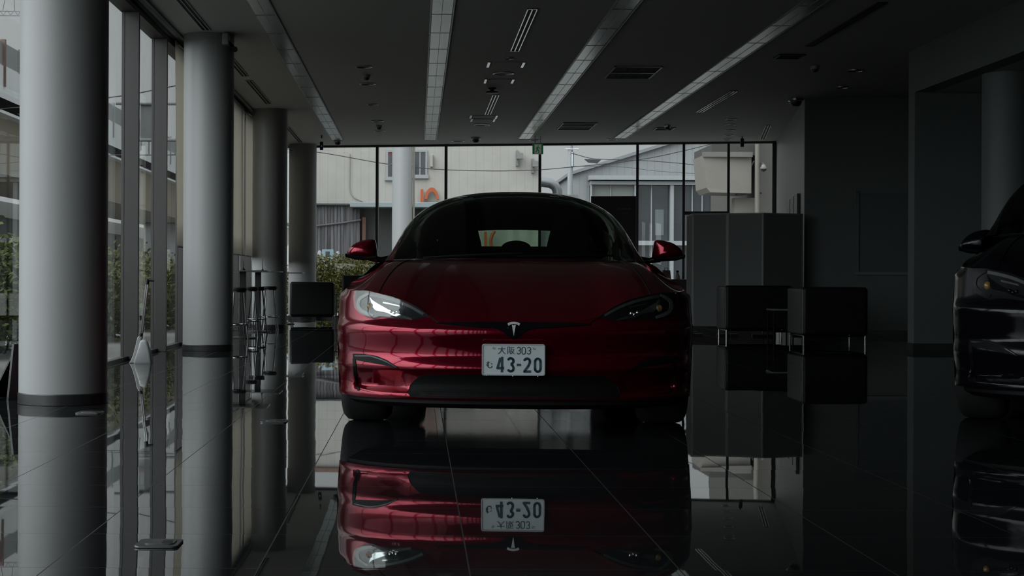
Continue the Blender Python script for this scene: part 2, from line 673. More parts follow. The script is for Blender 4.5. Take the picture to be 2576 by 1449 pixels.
# transoms and the dark door leaf between the posts
za = P(1775, 538, 32)[2] - .03
MB().box((posts[4], -.04, za), (posts[5], .04, za + .07)).build('transom', M_blackframe, wb, smooth_angle=0)
zd = P(1545, 493, 32)[2]
xd = (back_glass(1486) - A0).length
dr = thing('door_1', 'dark brown door leaf standing in the back glazing behind the red car', 'door', tuple(A0), ANG, kind='structure')
MB().box((xd, -.035, .03), (posts[3] - .027, -.012, zd)).build('leaf', mat('dark_brown_leaf', (0.026, 0.022, 0.021), .5, noise=.05), dr, smooth_angle=0, bevel=.004)
lx = (back_glass(1571) - A0).length
nb = MB()
for k in range(7):
    nb.box((lx - .14 + k * .04, -.041, zd - .28), (lx - .115 + k * .04, -.0355, zd - .245))
for k in range(5):
    nb.box((lx - .06 + k * .025, -.041, zd - .36), (lx - .045 + k * .025, -.0355, zd - .345))
nb.build('lettering', mat('door_letters', (.09, .085, .08), .5), dr, smooth_angle=0)

# walls
B0, B1 = Vector((5.89, 24.17, 0)), Vector((7.12, 31.5, 0))


def wall(name, a, b, z0, z1, thick, m, label, away=1):
    a, b = Vector(a), Vector(b)
    d = (b - a).normalized()
    n = Vector((d.y, -d.x, 0)) * thick * away
    mb = MB().prism([a + Vector((0, 0, z0)), b + Vector((0, 0, z0)), b + n + Vector((0, 0, z0)), a + n + Vector((0, 0, z0))], (0, 0, z1 - z0))
    return struct(name, mb, m, label, 'wall', smooth_angle=0)


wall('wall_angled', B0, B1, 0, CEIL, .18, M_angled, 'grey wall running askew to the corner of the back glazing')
FW1 = Vector((9.7, 23.42, 0))
d_far = (FW1 - B0).normalized()
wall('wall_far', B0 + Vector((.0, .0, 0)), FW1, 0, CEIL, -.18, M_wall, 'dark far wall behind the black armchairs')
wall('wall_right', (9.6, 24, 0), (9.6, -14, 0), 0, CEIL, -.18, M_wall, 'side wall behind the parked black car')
wall('wall_back', (9.7, -14, 0), (-3.1, -14, 0), 0, CEIL, -.18, M_back, 'dark wall closing the showroom')
# far wall: shuttered inner window with a pale sill
iw = thing('window_3', 'shuttered inner window in the far wall', 'window', kind='structure')


def on_far(px, py):
    k = ideal(px, py)[0] / F
    m = d_far.y / d_far.x
    Y = (B0.y - m * B0.x) / (1 - m * k)
    y = ideal(px, py)[1]
    return Vector((k * Y, Y, EYE - y * Y / F))


w0, w1 = on_far(2160, 684), on_far(2283, 486)
nrm = Vector((d_far.y, -d_far.x, 0))
nrm = nrm if nrm.y < 0 else -nrm
u1 = w1 + d_far * .9


def slab(mb, a, b, z0, z1, t0, t1):
    pts = [a + nrm * t0, b + nrm * t0, b + nrm * t1, a + nrm * t1]
    mb.prism([Vector((p.x, p.y, z0)) for p in pts], (0, 0, z1 - z0))
    return mb


slab(MB(), w0, u1, w0.z, w1.z, .002, .02).build('shutter', mat('shutter_blue_grey', (.058, .072, .08), .6, noise=.03), iw, smooth_angle=0)
fr = MB()
slab(fr, w0 - d_far * .04, w0, w0.z - .04, w1.z + .04, .001, .045)
slab(fr, w0 - d_far * .04, u1, w1.z, w1.z + .04, .001, .045)
fr.build('frame', M_wall, iw, smooth_angle=0)
slab(MB(), w0 - d_far * .06, u1, w0.z - .045, w0.z, .001, .08).build('sill', mat('pale_sill', (.12, .122, .12), .5), iw, smooth_angle=0)
sk = MB()
slab(sk, B0 + d_far * .01, FW1, 0, .085, .001, .012)
struct('baseboard_far', sk, M_skirt, 'dark skirting along the far wall', 'baseboard', smooth_angle=0)
# side portal: pillar, dropped beam, return wall, soffit
PX, PY0, PY1, SOF = 5.925, 18.92, 19.16, EYE + 2.26
pm = MB().box((PX, -14, SOF), (PX + .22, PY1, CEIL + .01))
struct('wall_beam', pm, M_wall, 'long dropped beam above the opening to the side bay', 'wall', smooth_angle=0)
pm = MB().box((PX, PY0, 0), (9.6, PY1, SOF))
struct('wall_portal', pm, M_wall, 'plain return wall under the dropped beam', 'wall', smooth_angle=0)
pm = MB().box((PX + .22, -14, SOF), (9.6, PY0 + .1, SOF + .2))
struct('ceiling_bay', pm, M_ceiling, 'low ceiling over the side bay', 'ceiling', smooth_angle=0)
pm = MB().box((PX - .012, PY0 - .012, 0), (9.6, PY0 + .0, .085)).box((PX - .012, PY0, 0), (PX, PY1, .085))
struct('baseboard_portal', pm, M_skirt, 'dark skirting at the foot of the return wall', 'baseboard', smooth_angle=0)
# black panel in three fields on the angled wall
d_ang = (B1 - B0).normalized()
n_ang = Vector((-d_ang.y, d_ang.x, 0))
k0, k1 = 1985, 2014


def on_angled(px, py):
    k = ideal(px, py)[0] / F
    m = d_ang.x / d_ang.y                  # X = B0.x + m (Y - B0.y)
    Y = (B0.x - m * B0.y) / (k - m)
    return Vector((k * Y, Y, EYE - ideal(px, py)[1] * Y / F))


pnl = thing('wall_panel', 'black panel in three upright fields on the grey angled wall', 'panel', tuple(on_angled(2000, 520)))
for j in range(3):
    a = on_angled(k1 - (k1 - k0) * j / 3 - 1, 530)
    b = on_angled(k1 - (k1 - k0) * (j + 1) / 3 + .5, 530)
    zz0, zz1 = on_angled(2014, 545).z, on_angled(2014, 486).z
    pts = [a + n_ang * .002, b + n_ang * .002, b + n_ang * .05, a + n_ang * .05]
    o0 = Vector(pnl.location)
    MB().prism([Vector((p.x, p.y, zz0)) - o0 for p in pts], (0, 0, zz1 - zz0)).build('field', M_black, pnl, smooth_angle=0, bevel=.004)


# ------------------------------------------------------------------ round columns
def column(x, y, label, r=.285, h=CEIL, name='round_column', m=None):
    t = thing(name, label, 'column', (x, y, 0), kind='structure')
    MB().lathe((0, 0, 0), [(r, .0), (r, .07), (r, .5), (r, 1.5), (r, 2.5), (r, h)], 72).build('shaft', m or M_column, t)
    MB().lathe((0, 0, 0), [(r + .003, 0), (r + .006, .002), (r + .006, .068), (r + .001, .074), (r, .074)], 72).build('skirting', M_skirt, t)
    return t


column(-2.324, 10.42, 'white round column closest to the street corner, dark ring at its foot')
column(-2.392, 18.13, 'white round column with a small camera near its top')
column(-2.428, 26.05, 'white round column behind the bar stools')
column(-2.374, 32.72, 'white round column in the far corner against the back glazing')
column(6.415, 17.2, 'round column coloured dark for shade in the side bay behind the black car', h=SOF, m=M_wall)  # same column type; the dark wall paint stands in for shade here

# ------------------------------------------------------------------ ceiling fittings
cz = CEIL
rows_x = [(-1.605, .225, 31.65, 'row over the columns'), (.243, .235, 31.55, 'row over the red car'), (2.087, .24, 31.2, 'third row'), (3.93, .235, 30.95, 'row nearest the side bay')]
row_label = ['long recessed row of light fittings above the round columns', 'long recessed row of light fittings above the red car',
             'long recessed row of light fittings crossing towards the square air grilles', 'long recessed row of light fittings beside the side bay']
proto_panel = None
for (x, w, yend, _), lab in zip(rows_x, row_label):
    t = thing('strip_light', lab, 'light', (x, yend, cz), group='recessed light rows')
    n = 25
    pitch = 1.25
    fr = MB()
    for sx in (-1, 1):
        fr.box((sx * w / 2 - .008, -n * pitch, -.014), (sx * w / 2 + .008, 0, .0))
    fr.box((-w / 2, -.012, -.014), (w / 2, .0, .0))
    fr.box((-.003, -n * pitch, -.012), (.003, 0, -.0))
    for k in range(1, n):
        fr.box((-w / 2, -k * pitch - .007, -.012), (w / 2, -k * pitch + .005, 0))
    fr.build('frame', M_white, t, smooth_angle=0)
    for k in range(n):
        if proto_panel is None:
            mb = MB()
            mb.box((-w / 2 + .008, -pitch + .012, -.009), (-.003, 0, .0))
            mb.box((.003, -pitch + .012, -.009), (w / 2 - .008, 0, .0))
            proto_panel = mb.build('louvre_panel', M_louvre, t, smooth_angle=0)
            o = proto_panel
        else:
            o = proto_panel.copy()
            COL.objects.link(o)
            o.parent = t
        o.location = (0, -k * pitch - .014, 0)


def slot_diffuser(x, y0, y1, w, m_edge, label, rz=0.0):
    t = thing('slot_diffuser', label, 'air vent', (x, y0, cz), rz, group='narrow slot air diffusers')
    L = y1 - y0
    fr = MB()
    for u in (-w / 2, w / 2 - .010, -.006):
        fr.box((u, 0, -.012), (u + (.010 if u != -.006 else .012), L, .0))
    fr.box((-w / 2, 0, -.012), (w / 2, .012, 0)).box((-w / 2, L - .012, -.012), (w / 2, L, 0))
    fr.build('frame', m_edge, t, smooth_angle=0)
    MB().box((-w / 2 + .010, .012, -.004), (-.006, L - .012, .0)).box((.006, .012, -.004), (w / 2 - .010, L - .012, 0)).build('slot', M_grille, t, smooth_angle=0)
    return t


slot_diffuser(-2.365, 12.6, 17.7, .10, M_ceiling, 'dark slot vent in the ceiling between the two closest round columns')
slot_diffuser(-2.37, 18.6, 21.7, .10, M_ceiling, 'dark slot vent starting behind the top of the second column')
slot_diffuser(-2.37, 22.15, 25.1, .10, M_ceiling, 'dark slot vent ending just before the third column')
slot_diffuser(-2.38, 26.6, 28.6, .10, M_ceiling, 'dark slot vent beginning behind the top of the third column')
slot_diffuser(-2.38, 28.9, 32.2, .10, M_ceiling, 'dark slot vent ending beside the corner column')
slot_diffuser(1.165, 16.2, 19.2, .105, M_chrome, 'bright chrome slot vent above the red car roof')
slot_diffuser(1.165, 23.75, 26.6, .10, M_chrome, 'bright chrome slot vent beyond the black ceiling spotlight')
slot_diffuser(4.61, 15.75, 18.7, .105, M_black, 'dark slot vent beside the dropped beam')
slot_diffuser(4.615, 23.15, 26.05, .105, M_chrome, 'pale slot vent beyond the fourth light row')
slot_diffuser(6.23, 28.2, 31.0, .10, M_chrome, 'short pale slot vent by the angled grey wall', rz=-math.atan2(.5, 2.8))


def air_grille(x0, x1, y0, y1, label, halves=2, m_edge=None):
    t = thing('air_grille', label, 'air vent', ((x0 + x1) / 2, (y0 + y1) / 2, cz), group='rectangular ceiling air grilles')
    w, d = x1 - x0, y1 - y0
    e = .018
    fr = MB().box((-w / 2, -d / 2, -.015), (w / 2, -d / 2 + e, 0)).box((-w / 2, d / 2 - e, -.015), (w / 2, d / 2, 0))
    fr.box((-w / 2, -d / 2, -.015), (-w / 2 + e, d / 2, 0)).box((w / 2 - e, -d / 2, -.015), (w / 2, d / 2, 0))
    if halves == 2:
        fr.box((-w / 2, -.02, -.015), (w / 2, .02, 0))
    fr.build('frame', m_edge or M_white, t, smooth_angle=0)
    g = MB().box((-w / 2 + e, -d / 2 + e, -.004), (w / 2 - e, d / 2 - e, 0))
    n = int(w / .025)
    for i in range(n):
        u = -w / 2 + e + (w - 2 * e) * (i + .5) / n
        g.box((u - .002, -d / 2 + e, -.011), (u + .002, d / 2 - e, -.003))
    g.build('louvre', M_grille, t, smooth_angle=0)
    return t


air_grille(2.545, 3.17, 20.55, 21.76, 'square pale-framed air grille, the larger looking one between light rows')
air_grille(2.55, 3.16, 27.9, 29.2, 'pale-framed air grille close to the back glazing between light rows')
a = on_ceil(1640, 326)
b = on_ceil(1700, 320)
air_grille(a.x + .02, b.x, b.y, a.y, 'small pale-framed air grille beside the end of the fourth light row', halves=1)
a = on_ceil(1945, 146)
b = on_ceil(2028, 136)
air_grille(a.x, b.x, b.y, a.y, 'dark-framed air grille beside the dark slot vent', halves=1, m_edge=M_black)


def hatch(px0, px1, py0, py1, label):
    a, b = on_ceil((px0 + px1) / 2, py0), on_ceil((px0 + px1) / 2, py1)
    w = (px1 - px0) * ((a.y + b.y) / 2) / F
    t = thing('ceiling_hatch', label, 'hatch', (a.x, (a.y + b.y) / 2, cz), group='square ceiling hatches')
    d = b.y - a.y
    MB().box((-w / 2 + .055, -d / 2 + .03, -.010), (w / 2 - .055, d / 2 - .03, 0)).build('panel', M_ceiling, t, smooth_angle=0)
    for s in (-1, 1):
        MB().box((s * (w / 2 - .018) - .018, -d / 2, -.012), (s * (w / 2 - .018) + .018, d / 2, 0)).build('end_trim', M_chrome, t, smooth_angle=0, bevel=.004)
    return t


hatch(1228, 1322, 155, 168, 'square ceiling hatch just beyond the bright chrome slot vent')
hatch(1220, 1295, 198, 208, 'square ceiling hatch just before the black ceiling spotlight')
hatch(1183, 1253, 289, 297, 'square ceiling hatch where the far chrome slot vent ends')
hatch(1185, 1247, 298, 305, 'square ceiling hatch with a round speaker right beyond it')


def ring(px, py, wpx, label, name='ceiling_speaker', cat='speaker', group='round ceiling speakers'):
    c = on_ceil(px, py)
    r = wpx * c.y / F / 2
    t = thing(name, label, cat, tuple(c), group=group)
    MB().lathe((0, 0, 0), [(r * .86, -.004), (r * .9, -.014), (r, -.012), (r, 0)], 40).build('rim', M_steel, t)
    MB().lathe((0, 0, 0), [(0, -.006), (r * .6, -.008), (r * .86, -.006)], 40).build('cover', M_ceiling if name == 'ceiling_speaker' else M_grille, t)
    return t


ring(1266, 184, 54, 'round ceiling speaker between two square hatches')
ring(1212, 313, 42, 'round ceiling speaker beyond the far pair of hatches')
ring(1281, 146, 25, 'small round ceiling speaker at the end of the bright chrome slot vent')
dl = [(915, 167, 44, 'round downlight first in the file of spots over the red car mirror'), (925, 210, 42, 'round downlight just beyond the first smoke detector'),
      (937, 262, 30, 'single round downlight halfway along the file'), (950, 304, 32, 'round downlight just before the far smoke detector'),
      (955, 328, 30, 'round downlight last in the file towards the back glazing'),
      (2150, 177, 42, 'round downlight in the dark ceiling before the far wall, closer to the beam'), (2117, 219, 34, 'round downlight in the dark ceiling above the far wall'),
      (1840, 300, 28, 'small downlight first of five leading to the angled wall'), (1838, 313, 26, 'small downlight second of five leading to the angled wall'),
      (1836, 327, 25, 'small downlight third of five leading to the angled wall'), (1833, 339, 24, 'small downlight fourth of five leading to the angled wall'),
      (1830, 350, 23, 'small downlight last of five leading to the angled wall'),
      (1152, 354, 34, 'small downlight by the back glazing beside the dome camera'), (1345, 352, 30, 'small downlight above the green exit sign'), (1540, 350, 28, 'small downlight at the end of the fourth light row')]
for px, py, w, lab in dl:
    ring(px, py, w, lab, 'downlight', 'downlight', 'round recessed downlights')


def dome(px, py, w, label, name='dome_camera', cat='security camera'):
    c = on_ceil(px, py - w * .25)
    r = w * c.y / F / 2
    t = thing(name, label, cat, tuple(c), group=None)
    MB().lathe((0, 0, 0), [(r, 0), (r, -.03), (r * .9, -.04), (r * .8, -.042)], 28).build('housing', M_steel if name == 'dome_camera' else M_white, t)
    MB().lathe((0, 0, 0), [(r * .8, -.04), (r * .72, -.04 - r * .35), (r * .45, -.04 - r * .65), (0, -.04 - r * .75)], 28).build('dome', M_black, t)
    return t


dome(1197, 352, 24, 'dark dome camera on the ceiling above the red car by the back glazing')
dome(850, 358, 20, 'pale dome camera at the end of the first light row')
dome(2002, 258, 38, 'dome camera at the top corner of the angled wall')
dome(1679, 319, 16, 'small dark dome above the small air grille')
dome(922, 193, 19, 'smoke detector between the first two downlights', 'smoke_detector', 'detector')
dome(954, 319, 15, 'smoke detector between the last two downlights', 'smoke_detector', 'detector')
dome(2050, 172, 22, 'smoke detector in the dark ceiling beside the dark air grille', 'smoke_detector', 'detector')

# black ceiling spotlight over the car
c = on_ceil(1238, 221)
t = thing('ceiling_spotlight', 'black ceiling spotlight on a short stem above the red car', 'spotlight', tuple(c))
MB().lathe((0, 0, 0), [(0, 0), (.06, 0), (.06, -.02), (.03, -.03), (.025, -.05), (0, -.05)], 24).build('mount', M_black, t)
MB().lathe((0, 0, 0), [(0, -.045), (.07, -.05), (.095, -.062), (.095, -.075), (.05, -.085), (0, -.088)], 24).build('lamp_head', M_black, t)
# two little sensors hanging by the back glazing
for px, py, lab, led in ((809, 368, 'small hanging sensor with a blue light beside the corner column', True), (1867, 360, 'small dark hanging sensor before the beige sign box', False)):
    q = P(px, py, 30.6)
    t = thing('motion_sensor', lab, 'sensor', (q.x, q.y, CEIL))
    MB().tube([(0, 0, 0), (0, 0, -.06)], .012).build('stem', M_black, t)
    MB().box((-.032, -.03, q.z - CEIL - .075), (.032, .03, q.z - CEIL + .09)).build('body', M_black, t, smooth_angle=0, bevel=.008)
    if led:
        MB().ball((0, -.031, q.z - CEIL + .0), .006, 10).build('indicator', mat('blue_led', (.05, .1, .3), .3, emit=(.15, .35, 1), estr=1.2), t)
# camera on the second column
t = thing('security_camera', 'small wall camera on the upper edge of the second round column', 'security camera', (-2.392, 18.13, 0))
q = P(568, 97, 17.85) - Vector(t.location)
MB().box((q.x - .035, q.y - .05, q.z - .07), (q.x + .035, q.y + .14, q.z + .06)).build('bracket', M_column, t, smooth_angle=0, bevel=.012)
q2 = P(590, 122, 18.0) - Vector(t.location)
MB().tube([q, q2], .018).build('arm', M_black, t)
MB().tube([(q2.x - .02, q2.y + .08, q2.z + .01), (q2.x + .01, q2.y - .07, q2.z - .02)], [.03, .034]).build('body', M_black, t)

# exit sign
q = P(1353, 375, 30.6)
t = thing('exit_sign', 'green running-man exit sign hanging under the ceiling', 'sign', (q.x, q.y, q.z))
w, h = 27 * 30.6 / F, 26 * 30.6 / F
M_green = mat('exit_green', (.02, .16, .055), .4, emit=(.02, .22, .07), estr=.12)
MB().box((-w / 2, -.02, -h / 2), (w / 2, .02, h / 2)).build('housing', M_green, t, smooth_angle=0, bevel=.004)
MB().tube([(-.05, 0, h / 2), (-.05, 0, CEIL - q.z)], .008).tube([(.05, 0, h / 2), (.05, 0, CEIL - q.z)], .008).build('hanger', M_steel, t)
MB().box((-w * .32, -.024, -h * .45), (w * .32, -.0205, h * .44)).build('panel', mat('exit_white', (.5, .55, .5), .4, emit=(.5, .58, .5), estr=.12), t, smooth_angle=0)
u = h
mn = MB()


def limb(a, b, r):
    mn.tube([(a[0] * u, -.026, a[1] * u), (b[0] * u, -.026, b[1] * u)], r * u, 8)


mn.ball((.02 * u, -.026, .29 * u), .065 * u, 10)
limb((.0, .2), (-.06, -.04), .065)
limb((.02, .17), (.16, .10), .035)
limb((.16, .10), (.2, .0), .03)
limb((-.02, .17), (-.16, .09), .035)
limb((-.16, .09), (-.14, -.02), .03)
limb((-.05, -.05), (.09, -.16), .045)
limb((.09, -.16), (.07, -.38), .04)
limb((-.06, -.06), (-.13, -.22), .045)
limb((-.13, -.22), (-.26, -.33), .04)
mn.build('running_man', M_green, t)

# ================================================================== the red car (and the black one): one builder
NOSE = 8.28                                # distance of the red car's nose
HC = 704.06                                # horizon line at the car
W_C, L_C, N_C = .992, .62, 2.6
D0 = [(.138, .085), (.165, .045), (.185, .03), (.205, .018), (.225, .032), (.26, .045), (.30, .036), (.33, .020), (.352, .004), (.372, .008), (.40, .022),
      (.42, .032), (.45, .029), (.50, .014), (.54, .002), (.56, .003), (.58, .020), (.60, .047), (.65, .076), (.70, .100), (.757, .127), (.80, .15)]
ZT = [(0, .598), (.2, .599), (.45, .626), (.585, .703), (.725, .742), (.888, .757), (.992, .765)]


def fascia(x, z):
    x = min(abs(x), W_C * .9995)
    d = smooth(D0, z) + L_C * (1 - math.sqrt(max(0.0, 1 - (x / W_C) ** N_C)))
    # scooped pocket at the corner of the bumper
    m = sstep(.54, .62, x) * (1 - sstep(.845, .872, x)) * sstep(.226, .240, z) * (1 - sstep(.345, .36, z))
    return d + .055 * m * (1 - min(1, max(0, (z - .235) / .115)))


def ztop(x):
    return smooth(ZT, abs(x))


def front_xz(px, py):                      # a point of the photograph on the car's face (centre 1293)
    d = 0.05
    for _ in range(8):
        x = (px - 1293) * (NOSE + d) / F
        z = EYE - (py - HC) * (NOSE + d) / F
        d = fascia(x, z)
    return x, z


def front_normal(x, z):
    e = .004
    fx = (fascia(x + e, z) - fascia(x - e, z)) / (2 * e)
    fz = (fascia(x, z + e) - fascia(x, z - e)) / (2 * e)
    return Vector((fx, -1, fz)).normalized()


def skin(x, z, off):
    return Vector((x, fascia(x, z), z)) + front_normal(x, z) * off


SIDE_TOP = [(.5, .765), (.75, .768), (.95, .788), (1.5, .84), (2.2, .875), (3.2, .915), (4.0, .935), (4.6, .925), (4.97, .86)]
SIDE_X = [(.5, .992), (1.0, .992), (1.4, .972), (2.2, .962), (3.2, .972), (3.9, .992), (4.4, .97), (4.75, .90), (4.97, .74)]
AXLES = (.93, 3.89)


def zbottom(d):
    z = .185 if d < 1.4 else .19
    for a in AXLES:
        if abs(d - a) < .385:
            z = max(z, .35 + math.sqrt(.385 ** 2 - (d - a) ** 2))
    return z


NT, NV = 46, 44


def belt_columns(sx):
    """columns from the centre of the face round the corner to the tail, each a list from bottom to top"""
    cols = []
    for i in range(NT + 1):
        t = PI / 2 * i / NT * .985
        x = W_C * math.sin(t) ** (2 / N_C)
        zb = zbottom(fascia(x, .35))
        zt_ = ztop(x)
        col = []
        for j in range(NV + 1):
            z = zb + (zt_ - zb) * j / NV
            xr = x * (1 - .018 * sstep(.3, 1, x) * sstep(.45, .185, z)) if z < .45 else x
            k = sstep(zt_ - .06, zt_, z)
            p = Vector((xr, fascia(xr, z), z))
            if x > .9:
                p.x -= .030 * k * k * sstep(.9, .985, x)
            col.append(p)
        cols.append(col)
    last = cols[-1]
    ds = [.62, .66, .70, .75, .8, .86, .93, 1.0, 1.07, 1.13, 1.18, 1.22, 1.26, 1.29, 1.31, 1.33, 1.4, 1.6, 1.9, 2.3, 2.8, 3.2, 3.4, 3.48, 3.5, 3.52, 3.55, 3.6, 3.66, 3.74,
          3.82, 3.89, 3.96, 4.04, 4.11, 4.17, 4.22, 4.25, 4.27, 4.29, 4.4, 4.55, 4.7, 4.82, 4.9, 4.97]
    for d in ds:
        col = []
        zb, zt_ = zbottom(d), smooth(SIDE_TOP, d)
        for j in range(NV + 1):
            z = zb + (zt_ - zb) * j / NV
            base = last[j]
            dd = max(d, base.y + (d - .61) * .6) if d < 1.35 else d
            x = smooth(SIDE_X, d)
            k = sstep(zt_ - .06, zt_, z)
            x -= .030 * k * k + .02 * sstep(.45, .2, z)
            x = x if d > .8 else base.x + (x - base.x) * sstep(.6, .8, d)
            col.append(Vector((x, dd, z)))
        cols.append(col)
    return [[Vector((p.x * sx, p.y, p.z)) for p in c] for c in cols]


def cowl(x):
    a = min(1, abs(x) / .80)
    return Vector((x, 1.22 + .28 * a ** 2.2, .948 - .018 * a ** 2))


def hood_rows(cols):
    """from the top edge of the face and wing back to the foot of the windscreen"""
    out = []
    for i, c in enumerate(cols):
        e = c[-1]
        if e.y > 1.52:
            break
        sx = 1 if e.x >= 0 else -1
        a = min(1.0, abs(e.x) / .94) if e.y < .62 else 1.0
        xt = .80 * min(1, a ** 1.15)
        T = cowl(xt * sx)
        if e.y > .62:
            T = T.lerp(Vector((sx * .80, 1.52, .930)), sstep(.62, 1.5, e.y) * .9)
        L = (T - e).length
        side_ = max(sstep(.62, .95, e.y), sstep(.80, .97, abs(e.x)))
        bul = L * (.105 * (1 - side_) - .11 * side_)
        C = e.lerp(T, .42) + Vector((0, -.02 * L, bul))
        row = []
        for k in range(29):
            t = k / 28
            row.append(e * (1 - t) ** 2 + C * (2 * t * (1 - t)) + T * t * t)
        out.append(row)
    return out


GREEN = [((1.22, .948), (.80, 1.50, .930)), ((1.45, 1.045), (.797, 1.63, .935)), ((1.75, 1.168), (.792, 1.86, .940)), ((2.1, 1.296), (.79, 2.16, .946)),
         ((2.45, 1.392), (.79, 2.5, .951)), ((2.8, 1.434), (.79, 2.82, .956)), ((3.3, 1.424), (.787, 3.3, .960)), ((3.8, 1.345), (.772, 3.7, .963)),
         ((4.2, 1.235), (.735, 4.1, .958)), ((4.55, 1.115), (.665, 4.45, .950)), ((4.8, 1.02), (.60, 4.75, .945))]


def cr(p0, p1, p2, p3, t):
    return .5 * (2 * p1 + (p2 - p0) * t + (2 * p0 - 5 * p1 + 4 * p2 - p3) * t * t + (3 * p1 - p0 - 3 * p2 + p3) * t ** 3)


SUB, NPHI = 6, 44
TR = {'sx': 1.0, 'sz': 1.0, 'gx': 1.0}


def green_rows():
    n = len(GREEN)
    keys = []
    for k in range(n):
        (dc, zc), (xe, de, ze) = GREEN[k]
        keys.append(Vector((dc, zc, xe)))
    keys2 = [Vector((g[1][1], g[1][2], 0)) for g in GREEN]
    rows = []
    for k in range(n - 1):
        for s in range(SUB + (1 if k == n - 2 else 0)):
            t = s / SUB
            ii = [max(0, min(n - 1, k + o)) for o in (-1, 0, 1, 2)]
            a = cr(*[keys[i] for i in ii], t)
            b = cr(*[keys2[i] for i in ii], t)
            dc, zc, xe = a
            de, ze = b.x, b.y
            row = []
            for j in range(-NPHI, NPHI + 1):
                ph = PI / 2 * j / NPHI
                sn, cs = abs(math.sin(ph)), max(0.0, math.cos(ph))
                x = xe * sn ** (2 / 2.6)
                z = ze + (zc - ze) * cs ** (2 / 2.6)
                d = dc + (de - dc) * (x / xe) ** 2.2
                row.append(Vector((math.copysign(x, ph), d, z)))
            rows.append(row)
    if TR['gx'] != 1:
        rows = [[Vector((p.x * TR['gx'], p.y, p.z)) for p in r] for r in rows]
    return rows


def overlay(top, bot, off, depth, K=40, M=8, mirror=1):
    """a solid patch lying on the car's face between two photographed edges"""
    xs0, xs1 = max(top[0][0], bot[0][0]), min(top[-1][0], bot[-1][0])
    rows_o, rows_i = [], []
    for i in range(K + 1):
        px = xs0 + (xs1 - xs0) * i / K
        a, b = lin(top, px), lin(bot, px)
        ro, ri = [], []
        for j in range(M + 1):
            py = a + (b - a) * j / M
            x, z = front_xz(px, py)
            q = skin(x, z, off)
            r = skin(x, z, off - depth)
            ro.append(Vector((q.x * mirror, q.y, q.z)))
            ri.append(Vector((r.x * mirror, r.y, r.z)))
        rows_o.append(ro)
        rows_i.append(ri)
    mb = MB()
    mb.grid(rows_o)
    mb.grid(rows_i, flip=True)
    for a, b in ((rows_o[0], rows_i[0]), (rows_o[-1], rows_i[-1]), ([r[0] for r in rows_o], [r[0] for r in rows_i]), ([r[-1] for r in rows_o], [r[-1] for r in rows_i])):
        mb.grid([a, b])
    return mb


def ribbon(path, w, off, depth=.006, mirror=1, n=40):
    """a raised strip following a photographed line on the car's face; w in photograph pixels"""
    ln = [0]
    for a, b in zip(path, path[1:]):
        ln.append(ln[-1] + math.hypot(b[0] - a[0], b[1] - a[1]))
    px_, py_ = [(l, p[0]) for l, p in zip(ln, path)], [(l, p[1]) for l, p in zip(ln, path)]
    ws = w if isinstance(w, list) else [(0, w), (1, w)]
    ro, ri = [], []
    for i in range(n + 1):
        l = ln[-1] * i / n
        c = (smooth(px_, l), smooth(py_, l))
        e = ln[-1] * .01
        dx = smooth(px_, min(ln[-1], l + e)) - smooth(px_, max(0, l - e))
        dy = smooth(py_, min(ln[-1], l + e)) - smooth(py_, max(0, l - e))
        m = math.hypot(dx, dy) or 1
        hw = lin(ws, i / n) / 2
        a, b = [], []
        for s in (-1, 0, 1):
            x, z = front_xz(c[0] - dy / m * hw * s, c[1] + dx / m * hw * s)
            q, r = skin(x, z, off), skin(x, z, off - depth)
            a.append(Vector((q.x * mirror, q.y, q.z)))
            b.append(Vector((r.x * mirror, r.y, r.z)))
        ro.append(a)
        ri.append(b)
    mb = MB()
    mb.grid(ro).grid(ri, flip=True)
    for a, b in ((ro[0], ri[0]), (ro[-1], ri[-1]), ([r[0] for r in ro], [r[0] for r in ri]), ([r[-1] for r in ro], [r[-1] for r in ri])):
        mb.grid([a, b])
    return mb


def car_paint(name, color, rough, metal):
    m = mat(name, color, rough, metal, spec=.2, coat=.6, noise=.03, nscale=400)
    return m


M_red = car_paint('deep_red_paint', (.165, .0005, .014), .19, .8)
M_blackpaint = mat('black_paint', (.003, .003, .005), .16, spec=.22, coat=.12)
M_carglass = glass('car_glass', (.62, .70, .64), reflect=.35)
M_tint = mat('dark_side_glass', (.002, .0025, .0025), .03, spec=.15)
M_roofglass = mat('black_roof_glass', (.002, .0025, .0025), .03, spec=.3)
M_lens = glass('lamp_lens', (.93, .95, .95), reflect=1.0, base=.028)
M_house = mat('lamp_housing', (.008, .009, .011), .18, spec=.3)
M_drl = mat('lamp_guide', (.17, .175, .17), .25)
M_refl = mat('lamp_reflector', (.75, .76, .77), .08, metal=1.0)
M_amber = mat('amber_lens', (.20, .12, .035), .15)
M_gloss = mat('gloss_black', (.004, .004, .005), .12, spec=.22)
M_matte = mat('matte_black', (.004, .004, .0045), .6, spec=.12)
M_under = mat('underbody_shield', (.006, .0065, .007), .07, spec=.6)
M_mesh = striped('black_intake_mesh', (.004, .004, .0045), 'Z', .012, depth=.6, dark=.4, rough=.6, spec=.1)
M_cabin = mat('black_cabin', (.003, .003, .003), .8, spec=.04, noise=.1)
M_rim = mat('dark_alloy', (.05, .05, .055), .3, metal=.8)
M_plate = mat('plate_white', (.48, .54, .57), .45, noise=.02, nscale=30)
M_platetext = mat('plate_green_black', (.012, .05, .06), .5)


def mirrored(mb, m):
    if m == 1:
        return mb
    mb.v = [Vector((-p.x, p.y, p.z)) for p in mb.v]
    return mb


TR['sx'] = TR['sz'] = 1.0


def fit(mb):
    """the black car is the same kind of body, wider and taller"""
    if TR['sx'] != 1 or TR['sz'] != 1:
        mb.v = [Vector((p.x * TR['sx'], p.y, p.z * TR['sz'])) for p in mb.v]
    return mb


